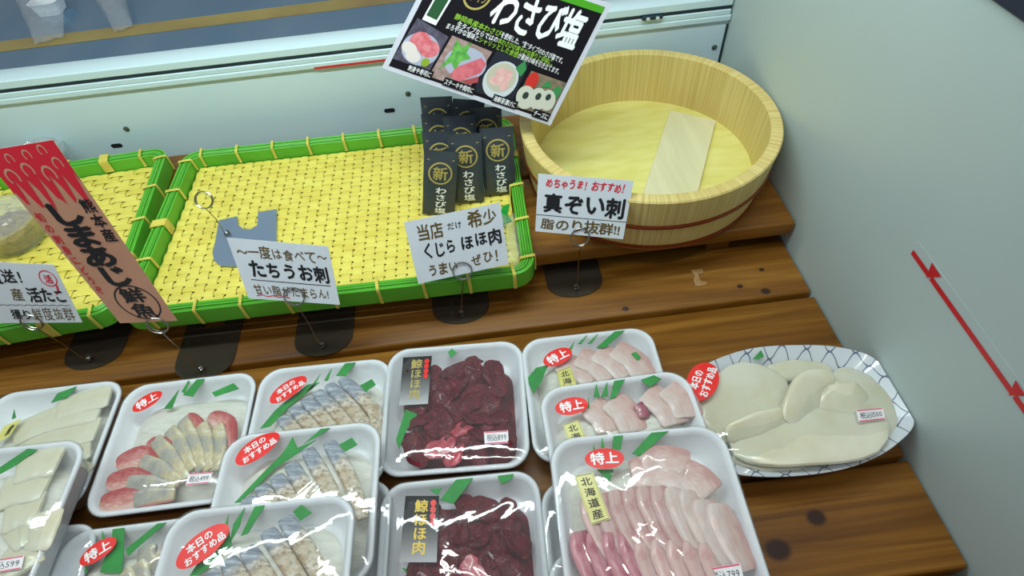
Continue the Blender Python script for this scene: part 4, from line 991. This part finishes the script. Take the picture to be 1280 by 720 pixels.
# --- dark red whale meat packs
def whale(p, nm, seed):
    rnd = random.Random(seed)
    p.heap(-.050, .066, -.066, .054, .0285, 'dark red meat packed below the loose pieces in the %s' % nm, 'whale', 'meat_heap')
    k = 0
    for iy in range(6):
        for ix in range(5):
            x = -.040 + ix * .0215 + rnd.uniform(-.007, .007); y = .042 - iy * .0190 + rnd.uniform(-.006, .006); a = rnd.uniform(0, PI)
            L = rnd.uniform(.014, .022); pts = []
            for q in (-1, -.3, .4, 1): pts.append(Vector((max(-.052, min(.060, x + math.cos(a) * L * q + rnd.uniform(-.003, .003))), max(-.061, min(.051, y + math.sin(a) * L * q + rnd.uniform(-.003, .003))), p.H - .0028 + rnd.uniform(-.001, .0015) - .002 * abs(q))))
            mb = MB(); mb.slice(pts, [.005, rnd.uniform(.009, .015), rnd.uniform(.007, .013), .004], .0045, rnd.uniform(-.6, .6), 16, .0035, k * 1.7 + seed, .35)
            pink = (ix, iy) in (((1, 5), (2, 5), (2, 4)) if seed == 1 else ((2, 3), (1, 4)))
            single('meat_piece', mb, MT['whale_pink' if pink else 'whale'], 'dark red meat piece, %s from the left in %s row of the %s' % (ORD[ix], ORD[iy], nm) if not pink else 'pinkish red meat piece, %s from the left in %s row of the %s' % (ORD[ix], ORD[iy], nm), 'meat', 'meat pieces in the ' + nm, p.M); k += 1
p = Pack((487, 437), (651, 424), .032, ('pack of dark red meat in the back row with a price label', ''), 'packs of dark red meat', W=.155, D=.152, sd=8)
whale(p, 'back meat pack', 1)
p.leaf([[(565, 436), (571, 441), (563, 447), (560, 440)], [(507, 512), (522, 518), (507, 540), (499, 562), (495, 550)]], 'green leaf at the left side of the back dark meat pack')
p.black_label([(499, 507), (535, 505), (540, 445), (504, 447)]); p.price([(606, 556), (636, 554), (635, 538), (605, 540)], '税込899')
p = Pack((480, 605), (669, 586), .032, ('pack of dark red meat at the bottom edge, black label at its left', ''), 'packs of dark red meat', W=.155, D=.152, sd=9)
whale(p, 'front meat pack', 2)
p.leaf([[(570, 596), (591, 590), (590, 600), (567, 630), (550, 625)], [(537, 612), (552, 610), (547, 619)], [(622, 595), (642, 589), (640, 599), (627, 606)], [(502, 710), (515, 712), (510, 719)]], 'green leaf at the rear of the front dark meat pack')
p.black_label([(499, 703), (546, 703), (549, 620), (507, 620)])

# --- pink white fish packs (three stacked like steps)
p = Pack((650, 425), (812, 407), .032, ('pack of pale pink fish at the back of its stepped stack', ''), 'packs of pale pink fish', W=.152, sd=10)
p.heap(-.0655, .0655, -.0655, .058, .0285, 'pale grey green daikon under the fish in the back right pack')
for i, q in enumerate((((745, 440), (768, 452), (785, 470)), ((700, 452), (724, 462), (742, 476)), ((722, 446), (746, 456), (764, 474)), ((768, 436), (792, 450), (806, 470)))):
    p.cut(q, .0165, .006, 'soi_pale', 'pale pink fish slice, %s in the back right pack' % ORD[i], 'fish slices in the back right pack', sd=i, dz=-.0035, roll=-.2, wob=.0014)
p.leaf([[(767, 410), (780, 410), (756, 435), (745, 435)], [(747, 414), (740, 429), (734, 430)], [(734, 417), (727, 430), (722, 430)], [(718, 427), (715, 437), (711, 437)], [(660, 472), (670, 460), (686, 456), (681, 466), (677, 477), (667, 492), (661, 480)], [(789, 442), (795, 440), (801, 447), (797, 451)]], 'green leaf with spikes in the back right fish pack')
p.tokujo((680, 455), (714, 438)); p.origin([(703, 506), (728, 500), (713, 458), (696, 464)])
Pack((690, 602), (850, 588), .032, ('lower foam pack under the front right fish pack, left edge showing', ''), 'lower packs of the stacks', sd=13)
Pack((697, 690), (890, 672), .072, ('lower foam pack at the bottom edge below the front right fish pack', ''), 'lower packs of the stacks', sd=14)
p = Pack((670, 487), (858, 460), .072, ('pack of pale pink fish in the middle step of its stack', ''), 'packs of pale pink fish', W=.152, sd=15)
p.heap(-.0655, .0655, -.0655, .058, .0285, 'pale grey green daikon under the fish in the middle right pack')
for i, q in enumerate((((796, 506), (802, 512), (806, 522)), ((808, 490), (832, 508), (846, 530)), ((764, 500), (784, 518), (794, 540)), ((738, 506), (756, 522), (764, 540)), ((834, 484), (852, 500), (862, 522)))):
    p.cut(q, .006 if i == 0 else .0165, .007 if i == 0 else .006, 'soi_dark' if i == 0 else 'soi_pale', ('pink red fish slice, %s in the middle right pack' if i == 0 else 'pale pink fish slice, %s in the middle right pack') % ORD[i], 'fish slices in the middle right pack', sd=i, dz=-.0005 if i == 0 else -.0035, roll=-.2, wob=.0014)
p.leaf([[(766, 470), (779, 467), (770, 496), (762, 499)], [(757, 470), (760, 495), (751, 497)], [(744, 475), (750, 496), (742, 497)], [(736, 492), (737, 512), (734, 514)], [(816, 465), (827, 474), (812, 484), (801, 475)]], 'green leaf with spikes in the middle right fish pack')
p.tokujo((694, 512), (735, 504)); p.origin([(718, 580), (745, 572), (722, 525), (704, 531)])
p = Pack((684, 549), (902, 529), .112, ('pack of sliced pink fish on top, nearest the front right of its stack', ''), 'packs of pale pink fish', W=.152, sd=16)
p.heap(-.0655, .0655, -.0655, .058, .0285, 'white daikon under the sliced fish in the front right pack')
k = 0
for q in (((800, 582), (830, 578), (862, 584)), ((790, 596), (825, 592), (860, 600)), ((850, 592), (872, 602), (888, 618))):
    p.cut(q, .0155, .006, 'soi_pale', 'whitish pink fish slice, %s across the top of the front right pack' % ORD[k], 'fish slices in the front right pack', sd=k, dz=-.003); k += 1
for i in range(10):
    x = 738 + i * 17.5; y = 622 - 14 * math.sin(i / 9 * PI) + 8 * (i > 7)
    p.cut(((x, y), (x + 14, y + 36), (x + 38, y + 84)), [.011, .0145, .014, .010], .0075, 'soi' if i < 6 else 'soi_pale', 'pink fish slice, %s from the left in the upper row of the front right pack' % ORD[i], 'fish slices in the front right pack', roll=-.42, sd=i + 5, dz=-.0018, wob=.0016)
for i in range(9):
    x = 728 + i * 20; y = 664 + (i > 3) * 10
    p.cut(((x, y), (x + 12, y + 34), (x + 30, y + 76)), [.012, .016, .015, .010], .0075, 'soi_dark' if i < 4 else 'soi', 'dark pink fish slice, %s from left in lower row of the front right pack' % ORD[i], 'fish slices in the front right pack', roll=-.42, sd=i + 20, dz=-.0012, wob=.0016)
p.leaf([[(765, 536), (777, 536), (776, 562), (765, 561)], [(751, 539), (756, 560), (751, 560)], [(742, 555), (744, 562), (741, 562)], [(746, 587), (767, 587), (762, 602)], [(812, 532), (834, 532), (800, 570), (790, 567)]], 'green leaf with spikes in the front right fish pack')
p.tokujo((731, 575), (780, 572), .56); p.origin([(738, 657), (763, 649), (741, 591), (718, 595)])
p.price([(886, 735), (931, 728), (925, 704), (883, 711)], '税込799')

# ------------------------------------------------------------------ plate of squid
ZP = .040
op = [at_z(px, py, ZP) for px, py in ((862, 470), (890, 451), (940, 435), (1000, 431), (1050, 434), (1092, 447), (1122, 482), (1144, 525), (1120, 556), (1080, 578), (1030, 591), (960, 596), (905, 588), (868, 560), (850, 520), (850, 490))]
pcn = sum(op, Vector()) / len(op)
ol = spline(op, 96, closed=True)
ol = [Vector((min(p.x, WX - .001), p.y, p.z)) for p in ol]
pl = thing('oval_plate', 'white oval plate with blue net pattern holding squid beside the right wall', 'plate', (pcn.x, pcn.y, 0))
def pr(k, z): return [Vector((pcn.x + (p.x - pcn.x) * k, pcn.y + (p.y - pcn.y) * k, z)) for p in ol]
mb = MB(); mb.loft([pr(.35, .0042), pr(.52, .0005), pr(.56, .0005), pr(.60, .008), pr(.80, .0215), pr(.93, .033), pr(.995, ZP - .0018), pr(1, ZP - .0008), pr(.995, ZP), pr(.975, ZP - .0012), pr(.90, .0345), pr(.78, .0245), pr(.62, .0135), pr(.35, .010), pr(.1, .010)], cap=True)
part('dish', mb, MT['plate'], pl)
def sq(pts, hw, th, z, label, sd, roll=0, nm='squid_piece'):
    P = [at_z(px, py, z + dz) for px, py, dz in pts]; mb = MB(); mb.slice(P, hw, th, roll, 18, .0018, sd, .5)
    single(nm, mb, MT['squid'], label, 'squid', 'squid pieces on the oval plate')
sq([(890, 548, -.002), (908, 515, .001), (940, 490, .002), (985, 487, .0)], [.016, .030, .036, .020], .011, .032, 'smooth broad squid lobe at the left of the oval plate', 1, .1)
sq([(912, 556, .0), (960, 548, .004), (1010, 540, .006), (1060, 535, .003), (1092, 512, .0)], [.022, .032, .036, .034, .022], .011, .036, 'broad squid sheet along the front of the oval plate', 2, -.15)
sq([(985, 530, .004), (1000, 505, .006), (1015, 488, .005), (1045, 480, .002)], [.012, .018, .022, .016], .009, .040, 'folded squid ridge in the middle of the oval plate', 3, .5)
sq([(1040, 470, 0), (1075, 488, .003), (1092, 515, .001), (1085, 545, -.002)], [.020, .030, .032, .018], .010, .033, 'rounded squid lobe at the right of the oval plate', 4, -.2)
sq([(950, 470, -.002), (995, 464, .001), (1040, 468, -.001)], [.008, .013, .012], .009, .030, 'narrow squid piece along the rear of the oval plate', 5, .2)
sq([(908, 545, .002), (945, 533, .005), (985, 520, .005)], [.010, .014, .011], .007, .040, 'small squid flap standing up at the front of the plate', 6, .5)
sq([(915, 570, -.004), (960, 578, -.002), (1010, 578, -.003)], [.008, .012, .008], .008, .0315, 'thin squid piece at the front rim of the oval plate', 7, -.2)
sq([(1020, 500, .002), (1050, 508, .003), (1085, 500, .0)], [.016, .026, .020], .008, .038, 'small squid fold right of the middle of the plate', 8, .3)
def zpf(k, x, y): return ZP + .0006 + (1 - k ** 3) * .0085 + noise.noise(Vector((x * 30, y * 30, 4))) * .0016 * (1 - k ** 6) + abs(noise.noise(Vector((x * 70, y * 70, 9)))) * .001 * (1 - k ** 6)
mb = MB(); rings = []
for k in (1.002, .98, .94, .9, .84, .76, .66, .55, .43, .3, .17, .05):
    rings.append([Vector((p.x, p.y, zpf(min(k, 1), p.x, p.y))) for p in pr(k, 0)])
mb.loft([pr(.93, .0322), pr(1.001, ZP - .0012)] + rings); b0 = len(mb.v) - 96; mb.f.append(tuple(b0 + i for i in range(96))); mb.fm.append(0)
mb.f = [tuple(reversed(q)) for q in mb.f]
for p_ in mb.v: p_.x = min(p_.x, WX - .0006)
part('cling_film', mb, MT['film'], pl, 80)
class PF(Pack):
    def __init__(s): s.M = s.Mi = Matrix(); s.zr = ZP; s.H = 0; s.b = .006; s.sd = 3; s.root = pl
    def zf(s, x, y):
        d = Vector((x - pcn.x, y - pcn.y, 0)); best = min(ol, key=lambda q: -(Vector((q.x - pcn.x, q.y - pcn.y, 0)).normalized().dot(d.normalized() if d.length > 1e-6 else Vector((1, 0, 0)))))
        k = min(1, d.length / Vector((best.x - pcn.x, best.y - pcn.y, 0)).length); return zpf(k, x, y)
    def on_film(s, px, py):
        p = at_z(px, py, ZP + .004); return at_z(px, py, s.zf(p.x, p.y))
WORLDFRAME[pl.name] = Vector((pcn.x, pcn.y, 0))
pf = PF(); pf.osusume((869, 501), (886, 454), .60); pf.price([(1073, 528), (1107, 524), (1103, 510), (1070, 513)], '税込1500')
mb = MB(); pts = [at_z(px, py, .0375) for px, py in ((941, 449), (951, 438), (955, 446), (948, 449))]; mb.loft([[p + Vector((0, 0, z)) for p in pts] for z in (0, .0006)], cap=True)
single('leaf_divider', mb, MT['leaf'], 'tiny green leaf corner at the rear rim of the oval plate', 'leaf', smooth=False)

# ------------------------------------------------------------------ clear cups in the left tray
def cup(c, r, h, label, fill=None):
    root = thing('clear_cup', label, 'cup', c)
    def L(prof, cap=True):
        mb = MB(); mb.loft([[(c.x + rr * math.cos(2 * PI * k / 40), c.y + rr * math.sin(2 * PI * k / 40), c.z + z) for k in range(40)] for rr, z in prof], cap=cap); return mb
    part('cup', L([(r * .72, .0), (r * .76, .001), (r * .9, h * .8), (r, h), (r * .97, h), (r * .86, h * .78), (r * .72, .003)]), MT['pet'], root)
    part('lid', L([(r * 1.03, h - .002), (r * 1.05, h + .001), (r * 1.04, h + .004), (r * .92, h + .005), (r * .88, h + .010), (r * .80, h + .0125), (r * .74, h + .0125), (r * .70, h + .0105)]), MT['pet'], root)
    if fill:
        mb = MB(); mb.loft([[(c.x + (rr + .001 * noise.noise(Vector((k, z * 300, 0)))) * math.cos(2 * PI * k / 40), c.y + rr * math.sin(2 * PI * k / 40), c.z + z + (.004 * noise.noise(Vector((k * .6, rr * 90, 3))) if z > .01 else 0)) for k in range(40)] for rr, z in ((r * .68, .0042), (r * .70, .006), (r * .80, h * .62), (r * .5, h * .72), (r * .15, h * .74))], cap=True)
        single('seafood_salad', mb, mat('brown_seafood', (112, 80, 40), .35, c2=(168, 140, 84), scale=(140, 140, 140), bump=.8), 'brown seafood filling inside the clear cup at the left edge', 'food')
    return root
c = at_z(-8, 268, .104); cup(Vector((c.x, c.y, .0548)), .043, .040, 'clear lidded plastic cup of brown food in the left tray', True)
c = at_z(36, 190, .10); cup(Vector((c.x, c.y + .012, .0548)), .036, .030, 'second clear plastic cup behind the tall brown card')

# ------------------------------------------------------------------ wrapped containers on the steel counter
def parcel(pts, label, wd, tubpx):
    root = thing('wrapped_container', label, 'container', at_z(*pts[1], .187))
    a, b = at_z(*pts[0], .205), at_z(*pts[1], .190); d = (b - a); L = d.length; d.normalize(); sd = Vector((d.y, -d.x, 0)).normalized(); up = Vector((0, 0, 1))
    def P(u, v, s):
        e = (1 - (2 * u - 1) ** 4) * (1 - (2 * v - 1) ** 4); wdt = wd * (1 - .45 * v)
        q = a.lerp(b, v) + sd * (wdt * (u - .5)); nz = noise.noise(Vector((u * 4, v * 6, L * 90 + s)))
        q = q + up * (s * .014 * e + .004 * nz); q.z = max(q.z, .1866); return q
    mb = MB(); mb.grid(16, 24, lambda u, v: P(u, v, 1)); mb.grid(16, 24, lambda u, v: P(1 - u, v, -.3)); part('clear_wrap', mb, MT['film_loose'], root)
    c = at_z(*tubpx, .195); mb = MB()
    mb.loft([rrect(wd * .62 * k, .045 * k, .02 * k, z, 8, c.x, c.y) for k, z in ((.38, .1865), (.48, .206), (.5, .207), (.46, .207), (.40, .195), (.2, .194))], cap=True)
    part('white_tub', mb, MT['foam'], root)
parcel([(48, -14), (62, 50)], 'clear wrapped white container on the steel counter, the larger one at far left', .075, (62, 8))
parcel([(130, -20), (155, 36)], 'clear wrapped container lying across the yellow band of the counter', .05, (134, -22))
